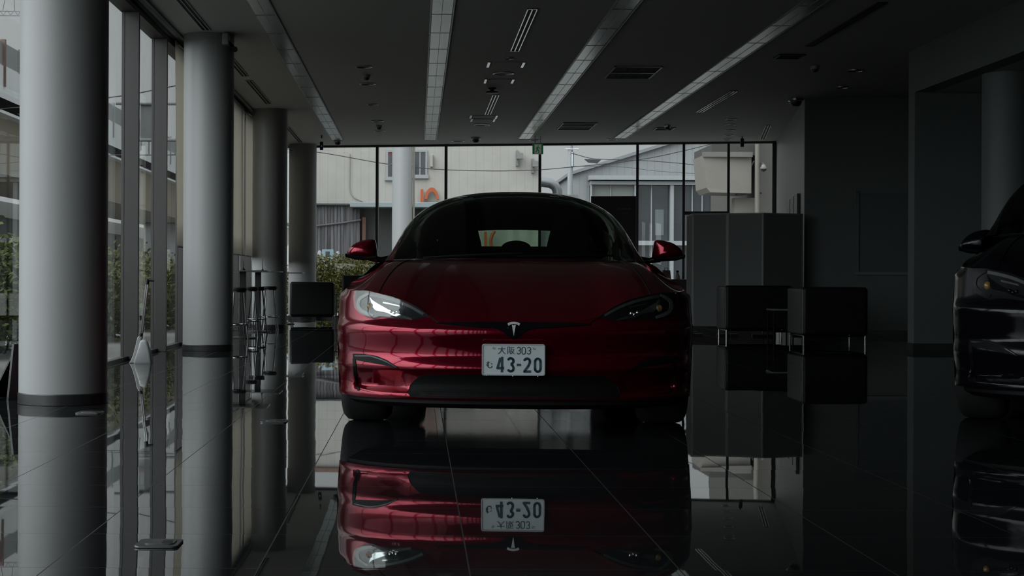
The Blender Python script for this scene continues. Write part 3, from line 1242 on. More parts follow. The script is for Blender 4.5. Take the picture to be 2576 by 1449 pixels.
def build_car(root, paint, tall=False):
    def part(name, mb, m, parent=root, **kw):
        return fit(mb).build(name, m, parent, **kw)

    # --- body skin
    bodymb = MB()
    for sx in (1, -1):
        cols = belt_columns(sx)
        bodymb.grid(cols, flip=sx < 0)
        # shoulder between door top and window line
        green = green_rows()
        edge = [r[-1] if sx > 0 else r[0] for r in green]
        pts = [(p.y, p.x) for p in edge]
        pz = [(p.y, p.z) for p in edge]
        top = [c[-1] for c in cols if c[-1].y > 1.47]
        rows = []
        for p in top:
            q = Vector((smooth(pts, p.y), p.y, smooth(pz, p.y)))
            rows.append([p.lerp(q, t) + Vector((0, 0, .022 * math.sin(PI * t))) for t in (0, .2, .4, .6, .8, 1)])
        bodymb.grid(rows)
    # tail
    cr_, cl_ = belt_columns(1)[-1], belt_columns(-1)[-1]
    bodymb.grid([[a.lerp(b, t) + Vector((0, .03 * math.sin(PI * t), 0)) for t in [k / 12 for k in range(13)]] for a, b in zip(cr_, cl_)])
    bodymb.grid([[Vector((x, 4.78, .946)) for x in (-.60, -.3, 0, .3, .6)], [Vector((x * 1.1, 4.97, .855)) for x in (-.70, -.35, 0, .35, .7)]])
    part('body', bodymb, paint, smooth_angle=50)
    # --- bonnet
    hood = MB()
    for sx in (1, -1):
        hood.grid(hood_rows(belt_columns(sx)), flip=sx < 0)
    part('bonnet', hood, paint, smooth_angle=60)
    for sx in (1, -1):
        rows = hood_rows(belt_columns(sx))
        k = min(range(len(rows)), key=lambda i: abs(abs(rows[i][0].x) - .728) + (10 if rows[i][0].y > .6 else 0))
        part('panel_gap', MB().tube([p + Vector((0, 0, .0005)) for p in rows[k][:24]], .0035, 6), M_matte)
    gp = []
    for px in range(960, 1106, 8):
        x, z = front_xz(px, lin([(958, 741), (987, 748), (1018, 759), (1050, 775), (1078, 795), (1106, 815)], px))
        gp.append(skin(x, z, .001))
    for sx in (1, -1):
        part('panel_gap', MB().tube([Vector((p.x * sx, p.y, p.z)) for p in gp], .003, 6), M_matte)
    # --- greenhouse
    g = green_rows()
    c0 = NPHI

    def cut(r0, r1, j0, j1):
        return [row[j0:j1 + 1] for row in g[r0:r1 + 1]]
    jw, js = 32, 36                        # windscreen edge, side glass edge (of 44)
    ws = MB().grid(cut(0, 25, c0 - jw, c0 + jw))
    o = part('windscreen', ws, M_carglass, smooth_angle=60)
    o.modifiers.new('thick', 'SOLIDIFY').thickness = .005
    part('roof', MB().grid(cut(25, 42, c0 - jw, c0 + jw)), M_roofglass, smooth_angle=60)
    part('rear_window', MB().grid(cut(49, 57, c0 - 26, c0 + 26)), M_carglass, smooth_angle=60)
    tail = MB().grid(cut(42, 49, c0 - jw, c0 + jw)).grid(cut(49, 60, c0 - jw, c0 - 26)).grid(cut(49, 60, c0 + 26, c0 + jw)).grid(cut(57, 60, c0 - 26, c0 + 26))
    part('hatch', tail, paint, smooth_angle=60)
    for s in (-1, 1):
        a, b = (c0 + jw, c0 + js) if s > 0 else (c0 - js, c0 - jw)
        part('roof_rail', MB().grid(cut(0, 60, a, b)), paint if not tall else M_gloss, smooth_angle=60)
        a, b = (c0 + js, c0 + NPHI) if s > 0 else (c0 - NPHI, c0 - js)
        part('side_window', MB().grid(cut(0, 60, a, b)), M_tint, smooth_angle=60)
    # bottom of the windscreen: dark cowl, wipers
    wl = MB()
    for (x0, x1) in ((-.55, .05), (.02, .6)):
        pts = []
        for k in range(12):
            x = x0 + (x1 - x0) * k / 11
            q = cowl(x)
            pts.append(q + Vector((0, -.02 + .03 * k / 11, .012 + .02 * k / 11)))
        wl.tube(pts, .007, 6)
    part('wiper', wl, M_matte)
    # --- underside, splitter, arches
    spl = []
    for i in range(-40, 41):
        x = .93 * math.sin(PI / 2 * i / 40)
        y = fascia(x, .2)
        spl.append([Vector((x * .985, y + .02, .186)), Vector((x * .975, y + .015, .165)), Vector((x * .93, y + .05, .14)), Vector((x * .9, .75, .14))])
    part('splitter', MB().grid(spl), M_matte)
    part('underbody', MB().box((-.70, .4, .145), (.70, 4.7, .2)).box((-.93, 1.38, .16), (.93, 3.42, .22)), M_under, smooth_angle=0)
    for a in AXLES:
        for s in (-1, 1):
            rows = []
            for k in range(25):
                th = PI * k / 24
                y, z = a - .39 * math.cos(th), .35 + .39 * math.sin(th)
                rows.append([Vector((s * .965, y, max(.2, z))), Vector((s * .66, y, max(.2, z)))])
            rows = [[Vector((s * .955, a - .39, .2)), Vector((s * .66, a - .39, .2))]] + rows + [[Vector((s * .955, a + .39, .2)), Vector((s * .66, a + .39, .2))]]
            mb = MB().grid(rows)
            mb.box((s * .66 - .01, a - .4, .2), (s * .66 + .01, a + .4, .75))
            part('wheel_arch', mb, M_matte)
    # --- wheels
    for a in AXLES:
        for s in (-1, 1):
            rad = .352 if not tall else .385
            wd = .265 if a < 2 else .295
            wt = thing('wheel', None, None, (s * TR['sx'] * (.978 - wd / 2), a, rad))
            wt.parent = root
            h = wd / 2
            pr = [(rad - .105, -h + .02), (rad - .03, -h), (rad - .008, -h + .02), (rad, -h + .05), (rad, h - .05), (rad - .008, h - .02), (rad - .03, h), (rad - .105, h - .02), (rad - .105, -h + .02)]
            MB().lathe((0, 0, 0), pr, 56, axis='x').build('tyre', M_rubber, wt)
            rm = MB().lathe((0, 0, 0), [(rad - .106, -h + .02), (rad - .125, -h + .04), (rad - .125, h - .04), (rad - .106, h - .02)], 48, axis='x')
            for k in range(10):
                an = 2 * PI * k / 10
                dirv = Vector((0, math.cos(an), math.sin(an)))
                rm.tube([Vector((s * (h - .04), 0, 0)) + dirv * .04, Vector((s * (h - .03), 0, 0)) + dirv * (rad - .12)], [.022, .014], 8)
            rm.lathe((s * (h - .05), 0, 0), [(0, .03), (.06, .025), (.07, -.02), (0, -.02)], 24, axis='x')
            rm.build('rim', M_rim, wt)
    # --- face: black strip, intake, corner vents, lamps
    cx = 1293
    tp = [(1099, 814.5), (1140, 812.5), (1200, 811.5), (1293, 811), (1386, 811.5), (1446, 812.5), (1487, 814.5)]
    bt = [(1099, 816), (1140, 820.5), (1190, 824), (1236, 826), (1252, 829.5), (1266, 836), (1278, 845), (1287, 851.5), (1293, 853.5), (1299, 851.5), (1308, 845), (1320, 836), (1334, 829.5), (1350, 826),
          (1396, 824), (1446, 820.5), (1487, 816)]
    part('grille_strip', overlay(tp, bt, .004, .012, K=97, M=5), M_gloss)
    tp = [(1027, 990), (1029, 976), (1039, 962), (1054, 949), (1072, 944.5), (1293, 943.5), (1514, 944.5), (1532, 949), (1547, 962), (1557, 976), (1559, 990)]
    bt = [(1027, 992), (1030, 1000), (1080, 1002), (1293, 1004), (1506, 1002), (1556, 1000), (1559, 992)]
    part('lower_intake', overlay(tp, bt, .003, .02, K=80, M=8), M_mesh)
    for m in (1, -1):
        vt = [(888, 893), (915, 893), (950, 899), (975, 909), (1003, 927.5)]
        vb = [(888, 906), (900, 910), (930, 915), (975, 923), (1003, 928.5)]
        v = part('corner_vent', overlay(vt, vb, .004, .02, K=30, M=5, mirror=m), M_matte)
        sl = ribbon([(890, 905), (893, 935), (897, 962), (902, 986)], [(0, 7), (.5, 9), (1, 5)], .003, .01, mirror=m)
        part('vent_slit', sl, M_matte)
        tr = ribbon([(893, 899), (925, 899), (960, 908), (1000, 927)], [(0, 3), (.6, 3), (1, 1)], .006, .006, mirror=m)
        part('vent_edge', tr, M_house)
        if not tall:
            lp = ribbon([(910, 983), (950, 992), (985, 997), (1006, 998), (1022, 995)], [(0, 2), (.5, 3.5), (1, 2)], .007, .012, mirror=m)
            part('lip_trim', lp, paint)
        # headlamp
        ht = [(892.5, 750), (894, 734.5), (927, 735), (958, 743), (987, 750), (1018, 761), (1049, 777), (1077, 797)]
        hb = [(892.5, 752), (893, 767), (896, 779), (903, 788), (918, 798), (941, 805), (950, 802.5), (958, 800), (989, 803), (1011, 806), (1036, 807.5), (1060, 802), (1077, 797.5)]
        hl = part('headlamp', overlay(ht, hb, .002, .02, K=60, M=14, mirror=m), M_house)
        dr = ribbon([(929, 741), (914, 748), (903, 758), (901, 770), (907, 782), (922, 791), (939, 797)], [(0, 6), (.4, 8), (.8, 9), (1, 6)], .006, .008, mirror=m)
        part('light_guide', dr, M_drl if not tall else M_house, hl)
        up = ribbon([(932, 744), (962, 750), (995, 759), (1030, 773), (1066, 793)], [(0, 7), (.5, 7), (1, 6)], .006, .008, mirror=m)
        part('upper_guide', up, mat('lamp_guide_dark', (.06, .065, .07), .25) if 'lamp_guide_dark' not in MATS else MATS['lamp_guide_dark'], hl)
        rf = overlay([(931, 750), (937, 758), (950, 766), (978, 782), (1000, 791), (1036, 803)], [(931, 752), (938, 775), (945, 783), (975, 789), (990, 797), (1036, 806)], .005, .006, K=30, M=4, mirror=m)
        part('reflector', rf, M_refl if not tall else M_gloss, hl)
        bar = ribbon([(965, 764), (985, 768), (1006, 773)], [(0, 3), (1, 2)], .009, .008, mirror=m)
        part('light_bar', bar, M_refl, hl)
        x, z = front_xz(932, 774)
        q = skin(x, z, .004)
        part('indicator', MB().ball((q.x * m, q.y, q.z), (.020, .014, .020), 16), M_amber, hl)
        pj = MB()
        for kx, ky in ((985, 786), (993, 790), (1001, 788)):
            x, z = front_xz(kx, ky)
            q = skin(x, z, .007)
            pj.ball((q.x * m, q.y, q.z), (.010, .008, .010), 12)
        part('projector', pj, M_refl if not tall else M_gloss, hl)
        if not tall:
            part('lens', overlay(ht, hb, .017, .003, K=60, M=14, mirror=m), M_lens, hl, smooth_angle=60)
        # door mirror
        md = [(0.0, .35), (.05, .80), (.10, 1.0), (.17, 1.02), (.20, .97)]
        out = [(-422, -637), (-418, -628), (-408, -618), (-392, -609), (-372, -604), (-358, -603), (-352, -607), (-349, -625), (-346, -645), (-347, -650), (-362, -653), (-385, -652), (-410, -647), (-420, -643)]
        dm = 1.90
        sc_ = (NOSE + dm) / F
        po = [Vector((x_ * sc_, 0, EYE - (-y_ - HC) * sc_)) for x_, y_ in out]
        cen = sum(po, Vector()) / len(po)
        ppo = []
        npo = len(po)
        for i in range(npo):
            for t in (0, .5):
                ii = [(i - 1) % npo, i, (i + 1) % npo, (i + 2) % npo]
                ppo.append(cr(*[po[k] for k in ii], t))
        rings = [[cen + (p - cen) * s_ + Vector((0, dm - .10 + y_ + .06 * (1 - s_), 0)) for p in ppo] for y_, s_ in md]
        mm = MB()
        rr = [r + [r[0]] for r in rings]
        mm.grid([[Vector((p.x * -m, p.y, p.z)) for p in r] for r in rr])
        b0 = len(mm.v)
        for ring, flip in ((rings[0], 0), (rings[-1], 1)):
            mm.add([Vector((p.x * -m, p.y, p.z)) for p in ring], [tuple(range(len(ring)))])
        if tall:
            mm.v = [Vector((p.x + m * -.0, p.y, p.z - .098)) for p in mm.v]
        md_ = part('door_mirror', mm, paint, smooth_angle=50)
        lowp = [Vector((x_ * sc_, 0, EYE - (-y_ - HC) * sc_)) for x_, y_ in [(-423, -641), (-400, -647), (-370, -649), (-346, -647)]]
        lo = MB()
        lr = []
        for p in lowp:
            lr.append([Vector((p.x * -m, dm - .085, p.z + .004)), Vector((p.x * -m, dm - .1, p.z - .008)), Vector((p.x * -m, dm - .06, p.z - .020)), Vector((p.x * -m, dm + .09, p.z - .018))])
        lo.grid(lr)
        if tall:
            lo.v = [Vector((p.x, p.y, p.z - .098)) for p in lo.v]
        part('mirror_base', lo, M_matte, md_)
        arm = MB().tube([Vector((m * .93, dm + .0, .958)), Vector((m * .86, dm + .01, .946)), Vector((m * .79, dm + .03, .95))], [.022, .018, .028], 12)
        if tall:
            arm.v = [Vector((p.x, p.y, p.z - .098)) for p in arm.v]
        part('mirror_arm', arm, M_gloss, md_)
    # --- cabin
    part('dashboard', MB().box((-.72, 1.42, .70), (.72, 1.85, .93)).box((-.2, 1.86, .62), (.2, 1.9, .95)), M_cabin, smooth_angle=0, bevel=.03)
    for s in (-1, 1):
        se = MB().box((s * .38 - .25, 2.35, .45), (s * .38 + .25, 2.9, .60)).box((s * .38 - .235, 2.72, .5), (s * .38 + .235, 2.9, .98))
        so = part('front_seat', se, M_cabin, smooth_angle=30, bevel=.05, bseg=4)
        poly = [Vector((s * .385 + u * .17, 2.80, v)) for u, v in ((-1, .93), (-.9, 1.08), (-.72, 1.2), (-.55, 1.285), (.55, 1.285), (.72, 1.2), (.9, 1.08), (1, .93))]
        part('headrest', MB().prism(poly, (0, .09, 0)), M_cabin, so, smooth_angle=30, bevel=.03, bseg=3)
    rs = part('rear_seat', MB().box((-.62, 3.45, .45), (.62, 3.95, .6)).box((-.64, 3.80, .5), (.64, 3.95, 1.075)), M_cabin, smooth_angle=30, bevel=.012, bseg=2)
    hp = [Vector((.015 + .115 * math.cos(a_), 3.80, 1.06 + .06 * math.sin(a_))) for a_ in [PI * k / 14 for k in range(15)]]
    part('headrest', MB().prism(hp, (0, .08, 0)), M_cabin, rs, smooth_angle=40)
    part('cabin_floor', MB().box((-.74, 1.4, .3), (.74, 4.4, .42)), M_cabin, smooth_angle=0)
    sw = []
    for k in range(25):
        a_ = 2 * PI * k / 24
        sw.append(Vector((.38 + .17 * math.cos(a_), 1.98 + .05 * math.sin(a_), .86 + .13 * math.sin(a_))))
    part('steering_wheel', MB().tube(sw, .014, 8, cap=False), M_cabin)


# ------------------------------------------------------------------ red car in place
ang = math.atan2(1293 - VX, F)
nx = math.tan(ang) * NOSE
red = thing('car', 'deep red fastback car facing out with a white number plate, dark windscreen', 'car', (nx, NOSE, 0), -ang)
build_car(red, M_red)

# emblem and plate of the red car
s0 = (NOSE + .03) / F


def on_face(px, py, y):
    return Vector(((px - 1293) * (NOSE + y) / F, y, EYE - (py - HC) * (NOSE + y) / F))


ye = fascia(0, .57) - .018
em = MB()
arc_o = [on_face(1293 + 19 * math.sin(a_), 809.5 + 4.6 * a_ * a_, ye) for a_ in [-1 + 2 * k / 14 for k in range(15)]]
arc_i = [on_face(1293 + 15.5 * math.sin(a_), 815.0 + 4.8 * a_ * a_, ye) for a_ in [1 - 2 * k / 14 for k in range(15)]]
for i in range(14):
    em.prism([arc_o[i], arc_o[i + 1], arc_i[13 - i], arc_i[14 - i]], (0, .006, 0))
em.prism([on_face(1288.2, 818, ye), on_face(1291, 817, ye), on_face(1293, 819.5, ye), on_face(1295, 817, ye), on_face(1297.8, 818, ye), on_face(1293.2, 845.5, ye)], (0, .006, 0))
em.build('emblem', mat('emblem_metal', (.62, .64, .66), .38, metal=.85), red, smooth_angle=20)
yp = -.012
pl0 = on_face(1213, 865.5, yp)
pl1 = on_face(1372, 945, yp)
pw_, ph_ = (pl1.x - pl0.x), (pl0.z - pl1.z)
pc = Vector(((pl0.x + pl1.x) / 2, yp, (pl0.z + pl1.z) / 2))


def rrect(c, w, h, r, y, n=6):
    pts = []
    for cx_, cz_, a0 in ((w / 2 - r, h / 2 - r, 0), (-w / 2 + r, h / 2 - r, 90), (-w / 2 + r, -h / 2 + r, 180), (w / 2 - r, -h / 2 + r, 270)):
        for k in range(n + 1):
            a_ = R(a0 + 90 * k / n)
            pts.append(Vector((c.x + cx_ + r * math.cos(a_), y, c.z + cz_ + r * math.sin(a_))))
    return pts


plate = MB().prism(rrect(pc, pw_, ph_, .012, yp), (0, .004, 0)).build('number_plate', M_plate, red, smooth_angle=20)
rim_o, rim_i = rrect(pc, pw_, ph_, .012, yp - .003), rrect(pc, pw_ - .012, ph_ - .012, .008, yp - .003)
rb = MB()
nr = len(rim_o)
for i in range(nr):
    j = (i + 1) % nr
    rb.prism([rim_o[i], rim_o[j], rim_i[j], rim_i[i]], (0, .004, 0))
rb.build('plate_rim', mat('plate_rim_metal', (.34, .36, .37), .4), plate, smooth_angle=0)
MB().box((pc.x - .05, yp + .002, pc.z - .05), (pc.x + .05, yp + .07, pc.z + .05)).build('plate_bracket', M_matte, plate, smooth_angle=0)
bolt = MB()
for px, py in ((1242.5, 876), (1344, 877)):
    bolt.lathe(on_face(px, py, yp - .001), [(0, .006), (.004, .005), (.0055, .001), (.0055, -.002)], 12, axis='y')
bolt.build('plate_bolt', M_platetext, plate)
mb = MB()
for px, py in ((1227, 944.8), (1291.5, 946), (1355, 946.5)):
    mb.ball(on_face(px, py, yp), (.005, .004, .004), 10)
mb.build('plate_clip', M_chrome, plate)


def plate_xy(u, v):                        # u, v: 0..1884, 0..1449 of the enlarged plate view (1180..1440 x 780..980)
    return on_face(1180 + u * 260 / 1884, 780 + v * 200 / 1449, yp - .0012)


def stroke(mb, path, w):
    """flat lettering stroke on the plate; w in the enlarged view's pixels"""
    r = w * .5 * 260 / 1884 * s0
    pts = [plate_xy(*p) for p in path]
    for a, b in zip(pts, pts[1:]):
        d = (b - a)
        d = d.normalized() if d.length else Vector((1, 0, 0))
        n = Vector((-d.z, 0, d.x)) * r
        mb.prism([a + n, a - n, b - n, b + n], (0, .0016, 0))
    for p in pts[1:-1]:
        mb.prism([p + Vector((r * math.cos(a_), 0, r * math.sin(a_))) for a_ in [2 * PI * k / 12 for k in range(12)]], (0, .0016, 0))


def arc(cx_, cy_, rx, ry, a0, a1, n=12):
    return [(cx_ + rx * math.cos(R(a0 + (a1 - a0) * k / n)), cy_ + ry * math.sin(R(a0 + (a1 - a0) * k / n))) for k in range(n + 1)]


big = MB()
stroke(big, [(578, 872), (524, 1060), (645, 1060)], 44)
stroke(big, [(608, 855), (606, 1138)], 46)
stroke(big, arc(765, 930, 50, 52, 200, 385) + [(790, 975), (766, 985)], 44)
stroke(big, [(766, 985), (790, 1000)] + arc(765, 1062, 52, 56, -35, 155), 44)
stroke(big, [(875, 998), (952, 998)], 46)
stroke(big, arc(1063, 938, 52, 55, 195, 375) + [(1090, 1010), (1012, 1120), (1132, 1120)], 44)
stroke(big, arc(1257, 942, 50, 58, 180, 360, 14) + arc(1257, 1062, 50, 58, 0, 180, 14) + [(1207, 942)], 44)
sm = MB()
# small row: two characters and 303
stroke(sm, [(532, 706), (668, 706)], 13)
stroke(sm, [(604, 668), (602, 706), (588, 745), (566, 778), (534, 800)], 13)
stroke(sm, [(603, 712), (618, 750), (640, 780), (668, 800)], 13)
stroke(sm, [(708, 676), (708, 803)], 11)
stroke(sm, [(708, 676), (752, 676), (736, 715), (752, 745), (744, 768), (724, 768)], 11)
stroke(sm, [(766, 680), (832, 680)], 11)
stroke(sm, [(772, 680), (772, 730), (766, 770), (752, 800)], 11)
stroke(sm, [(774, 716), (822, 716), (808, 756), (780, 790), (764, 802)], 11)
stroke(sm, [(782, 742), (806, 780), (834, 802)], 11)
for ox in (0, 185):
    stroke(sm, arc(912 + ox, 708, 30, 30, 205, 390) + [(924 + ox, 736), (908 + ox, 738)], 15)
    stroke(sm, [(908 + ox, 738), (928 + ox, 742)] + arc(908 + ox, 768, 32, 33, -45, 160), 15)
stroke(sm, arc(1000, 712, 32, 36, 180, 360, 12) + arc(1000, 768, 32, 36, 0, 180, 12) + [(968, 712)], 15)
# the kana
kn = MB()
stroke(kn, [(322, 968), (382, 962)], 14)
stroke(kn, [(352, 935), (352, 1000)] + arc(344, 1004, 14, 18, 20, 330, 10), 14)
stroke(kn, [(352, 1000), (352, 1036), (372, 1054), (402, 1054), (422, 1040), (420, 1016)], 14)
stroke(kn, [(404, 972), (432, 992)], 14)
big.build('plate_digits', M_platetext, plate, smooth_angle=0, merge=False, recalc=True)
sm.build('plate_lettering', M_platetext, plate, smooth_angle=0, merge=False, recalc=True)
kn.build('plate_kana', M_platetext, plate, smooth_angle=0, merge=False, recalc=True)

# ------------------------------------------------------------------ black car at the side
TR['sx'], TR['sz'], TR['gx'] = 1.03, 1.19, 1.12
sa = R(24.6)
suv = thing('car', 'tall black car parked in the dark beside the dropped beam', 'car', (9.2 * math.sin(sa), 9.2 * math.cos(sa), 0), -sa)
build_car(suv, M_blackpaint, tall=True)
TR['sx'], TR['sz'], TR['gx'] = 1.0, 1.0, 1.0

# ================================================================== furniture and small things indoors
def stool(label, loc, rz):
    t = thing('bar_stool', label, 'stool', (loc[0], loc[1], 0), rz, group='tall bar stools by the columns')
    MB().lathe((0, 0, 0), [(0, .655), (.105, .655), (.118, .662), (.12, .685), (.112, .698), (.09, .702), (0, .70)], 32).build('seat', M_leather, t)
    MB().lathe((0, 0, 0), [(.085, .640), (.115, .642), (.118, .656), (.085, .655)], 32).build('seat_ring', M_legs, t)
    for k in range(4):
        a = PI / 4 + k * PI / 2
        c, s = math.cos(a), math.sin(a)
        MB().tube([(c * .088, s * .088, .645), (c * .115, s * .115, .40), (c * .150, s * .150, .10), (c * .168, s * .168, 0)], [.011, .011, .011, .012], 10).build('leg', M_legs, t)
    ring_ = [(.142 * math.cos(2 * PI * k / 28), .142 * math.sin(2 * PI * k / 28), .215) for k in range(29)]
    MB().tube(ring_, .009, 8, cap=False).build('foot_ring', M_legs, t)
    return t


first = stool('bar stool first in the file, half hidden by the second column', (-2.37, 20.95), .3)
for (x, y, a, lab) in ((-2.40, 22.75, .1, 'bar stool second in the file, between the two table posts'), (-2.42, 23.95, .5, 'bar stool third in the file, beside the second table post'),
                       (-2.345, 25.25, .2, 'bar stool last in the file, standing clear before the third column')):
    dup(first, (x, y, 0), a, lab)


def bar_table(x, y, label, w=.72, d=.6):
    t = thing('bar_table', label, 'table', (x, y, 0), 0, group='high tables along the columns')
    MB().box((-w / 2, -d / 2, .918), (w / 2, d / 2, .936)).build('table_top', mat('table_top_grey', (.16, .165, .17), .25) if 'table_top_grey' not in MATS else MATS['table_top_grey'], t, smooth_angle=0, bevel=.004)
    MB().box((-.045, -.045, .02), (.045, .045, .918)).build('post', M_black, t, smooth_angle=0, bevel=.006)
    MB().lathe((0, 0, 0), [(0, 0), (.2, 0), (.2, .012), (.05, .03), (0, .03)], 36).build('base', M_black, t)
    return t


bar_table(-2.405, 21.85, 'high bar table behind the second column, thin grey top on a black post')
bar_table(-2.46, 24.5, 'high bar table just before the third column, thin grey top on a black post')
bar_table(-2.42, 28.7, 'high bar table between the third and the corner column, only its top edge showing')
for (px, Y, h, lab) in ((612, 21.8, .145, 'black spike card stand on the bar table behind the second column'), (660.5, 24.5, .20, 'taller black spike card stand on the bar table before the third column')):
    q = P(px, 681, Y)
    t = thing('card_stand', lab, 'stand', (q.x, q.y, .936))
    MB().lathe((0, 0, 0), [(0, 0), (.028, 0), (.03, .006), (.018, .02), (.008, .034), (0, .036)], 20).build('foot', M_black, t)
    MB().tube([(0, 0, .03), (0, 0, h)], [.007, .002], 10).build('spike', M_black, t)


def armchair(label, loc, rz, w, d, h, group):
    t = thing('armchair', label, 'armchair', (loc[0], loc[1], 0), rz, group=group)
    aw, lg = .13, .13
    # the back stands towards the camera (-Y)
    MB().box((-w / 2 + aw * .1, -d / 2, lg), (w / 2 - aw * .1, -d / 2 + .15, h)).build('backrest', M_leather, t, bevel=.035, bseg=4)
    MB().box((-w / 2 + aw, -d / 2 + .14, lg + .02), (w / 2 - aw, d / 2, lg + .2)).build('seat_base', M_leather, t, bevel=.02, bseg=3)
    MB().box((-w / 2 + aw + .01, -d / 2 + .16, lg + .2), (w / 2 - aw - .01, d / 2 - .01, lg + .32)).build('seat_cushion', M_leather, t, bevel=.04, bseg=4)
    for s in (-1, 1):
        x0, x1 = sorted((s * w / 2, s * (w / 2 - aw)))
        MB().box((x0, -d / 2 + .02, lg), (x1, d / 2 - .01, h - .015)).build('arm', mat('chair_arm_leather', (.035, .036, .038), .38, bump=.2, bscale=120) if 'chair_arm_leather' not in MATS else MATS['chair_arm_leather'], t, bevel=.03, bseg=4)
    fr = MB()
    for y in (-d / 2 + .05, d / 2 - .06):
        fr.tube([(-w / 2 + .03, y, lg - .015), (w / 2 - .03, y, lg - .015)], .011, 8)
    for s in (-1, 1):
        fr.tube([(s * (w / 2 - .03), -d / 2 + .05, lg - .015), (s * (w / 2 - .03), d / 2 - .06, lg - .015)], .011, 8)
    fr.build('frame', M_legs, t)
    for sx in (-1, 1):
        for y in (-d / 2 + .05, d / 2 - .06):
            MB().tube([(sx * (w / 2 - .03), y, 0), (sx * (w / 2 - .03), y, lg - .01)], .013, 10).build('leg', M_legs, t)
    return t


armchair('black leather armchair seen from behind near the corner column', (-1.985, 30.1), 0.03, .84, .76, .765, 'black leather armchairs')
armchair('black leather armchair half hidden by the front wing of the red car', (-1.02, 31.2), -.06, .86, .76, .90, 'black leather armchairs')
armchair('black leather armchair before the folding screen, a little table at its side', (4.86, 22.88), 0, .97, .68, .755, 'black leather armchairs')
armchair('larger black leather armchair before the far wall', (5.36, 20.75), 0, .85, .85, .745, 'black leather armchairs')


def side_table(label, loc, w, d, h, mt, ml=None):
    t = thing('side_table', label, 'table', (loc[0], loc[1], 0), 0, group='low side tables')
    MB().box((-w / 2, -d / 2, h - .022), (w / 2, d / 2, h)).build('table_top', mt, t, smooth_angle=0, bevel=.004)
    MB().box((-w / 2 + .03, -d / 2 + .03, .12), (w / 2 - .03, d / 2 - .03, .135)).build('shelf', ml or mt, t, smooth_angle=0)
    for sx in (-1, 1):
        for sy in (-1, 1):
            MB().tube([(sx * (w / 2 - .02), sy * (d / 2 - .02), 0), (sx * (w / 2 - .02), sy * (d / 2 - .02), h - .02)], .011, 8).build('leg', ml or M_legs, t)
    return t


M_smoke = mat('smoked_table_top', (.03, .032, .035), .1)
side_table('low chrome side table between the two armchairs by the corner column', (-1.44, 29.6), .2, .5, .545, M_smoke)
side_table('low table with a pale edge between the two armchairs near the screen', (4.98, 21.75), .30, .42, .44, mat('pale_table_top', (.16, .17, .175), .3), M_matte)

# folding screen
t = thing('folding_screen', 'tall grey folding screen of four panels behind the black armchairs', 'screen', (0, 0, 0))
scr = [P(1727, 820, 24.75), P(1741, 820, 23.85), P(1829, 820, 23.68), P(1919, 820, 23.5), P(2019, 820, 23.85)]
M_scrframe = mat('screen_frame', (.21, .22, .22), .5)
M_screen = mat('screen_cloth', (.13, .138, .14), .75, noise=.04, nscale=60)
o0 = Vector((scr[2].x, scr[2].y, 0))
t.location = o0
for i, (a, b) in enumerate(zip(scr, scr[1:])):
    a, b = Vector((a.x, a.y, .14)) - o0, Vector((b.x, b.y, .14)) - o0
    d = (b - a).normalized()
    n = Vector((-d.y, d.x, 0))
    g = -.001
    pan = MB().prism([a + d * (g + .02), b - d * (g + .02), b - d * (g + .02) + n * .022, a + d * (g + .02) + n * .022], (0, 0, 1.67))
    po = pan.build('panel', M_screen, t, smooth_angle=0)
    fr = MB()
    z1 = Vector((0, 0, 1.69))
    for q in (a + d * g, b - d * (g + .022)):
        fr.prism([q - n * .004, q + d * .022 - n * .004, q + d * .022 + n * .026, q + n * .026], z1)
    fr.prism([a + d * g - n * .004 + Vector((0, 0, 1.67)), b - d * g - n * .004 + Vector((0, 0, 1.67)), b - d * g + n * .026 + Vector((0, 0, 1.67)), a + d * g + n * .026 + Vector((0, 0, 1.67))], (0, 0, .022))
    fr.build('frame', M_scrframe, po, smooth_angle=0)
for q in scr:
    c = Vector((q.x, q.y, 0)) - o0
    MB().box((c.x - .16, c.y - .03, 0), (c.x + .16, c.y + .03, .03)).tube([(c.x, c.y, .02), (c.x, c.y, .16)], .014, 8).build('foot', M_black, t, smooth_angle=30)

# upright dustpan by the second column
q = on_floor(356, 914)
t = thing('lobby_dustpan', 'grey wedge-shaped upright dustpan with a long tube handle on the tiles by the window', 'dustpan', (q.x, q.y, 0))
k = q.y / F
def dp(px, py, y=0.0):
    return Vector(((px - 356) * k, y, (914 - py) * k))
sec = []
for (w0, w1, d0, d1, zz) in ((339, 384, -.075, .075, 914), (339.5, 383.5, -.078, .072, 909), (346, 378.5, -.055, .06, 884), (351.5, 372, -.04, .045, 862), (353.5, 369, -.03, .035, 857), (357, 365, -.012, .015, 854.5)):
    a, b = (w0 - 356) * k, (w1 - 356) * k
    z = (914 - zz) * k
    r = min(.02, (b - a) * .3)
    pts = []
    for cx_, cy_, a0 in ((b - r, d1 - r, 0), (a + r, d1 - r, 90), (a + r, d0 + r, 180), (b - r, d0 + r, 270)):
        for j in range(5):
            an = R(a0 + 90 * j / 4)
            pts.append(Vector((cx_ + r * math.cos(an), cy_ + r * math.sin(an), z)))
    sec.append(pts + [pts[0]])
hood_ = MB().grid(sec)
hood_.add(sec[-1][:-1], [tuple(range(len(sec[-1]) - 1))])
hood_.add(sec[0][:-1], [tuple(range(len(sec[0]) - 1))[::-1]])
hood_.build('hood', mat('dustpan_grey', (.23, .24, .245), .38), t, smooth_angle=50)
bp = [dp(323, 914), dp(338, 914), dp(341, 900), dp(347, 875), dp(355, 850), dp(353, 845.5), dp(348, 845), dp(344, 850), dp(339, 872), dp(333, 895), dp(328, 907)]
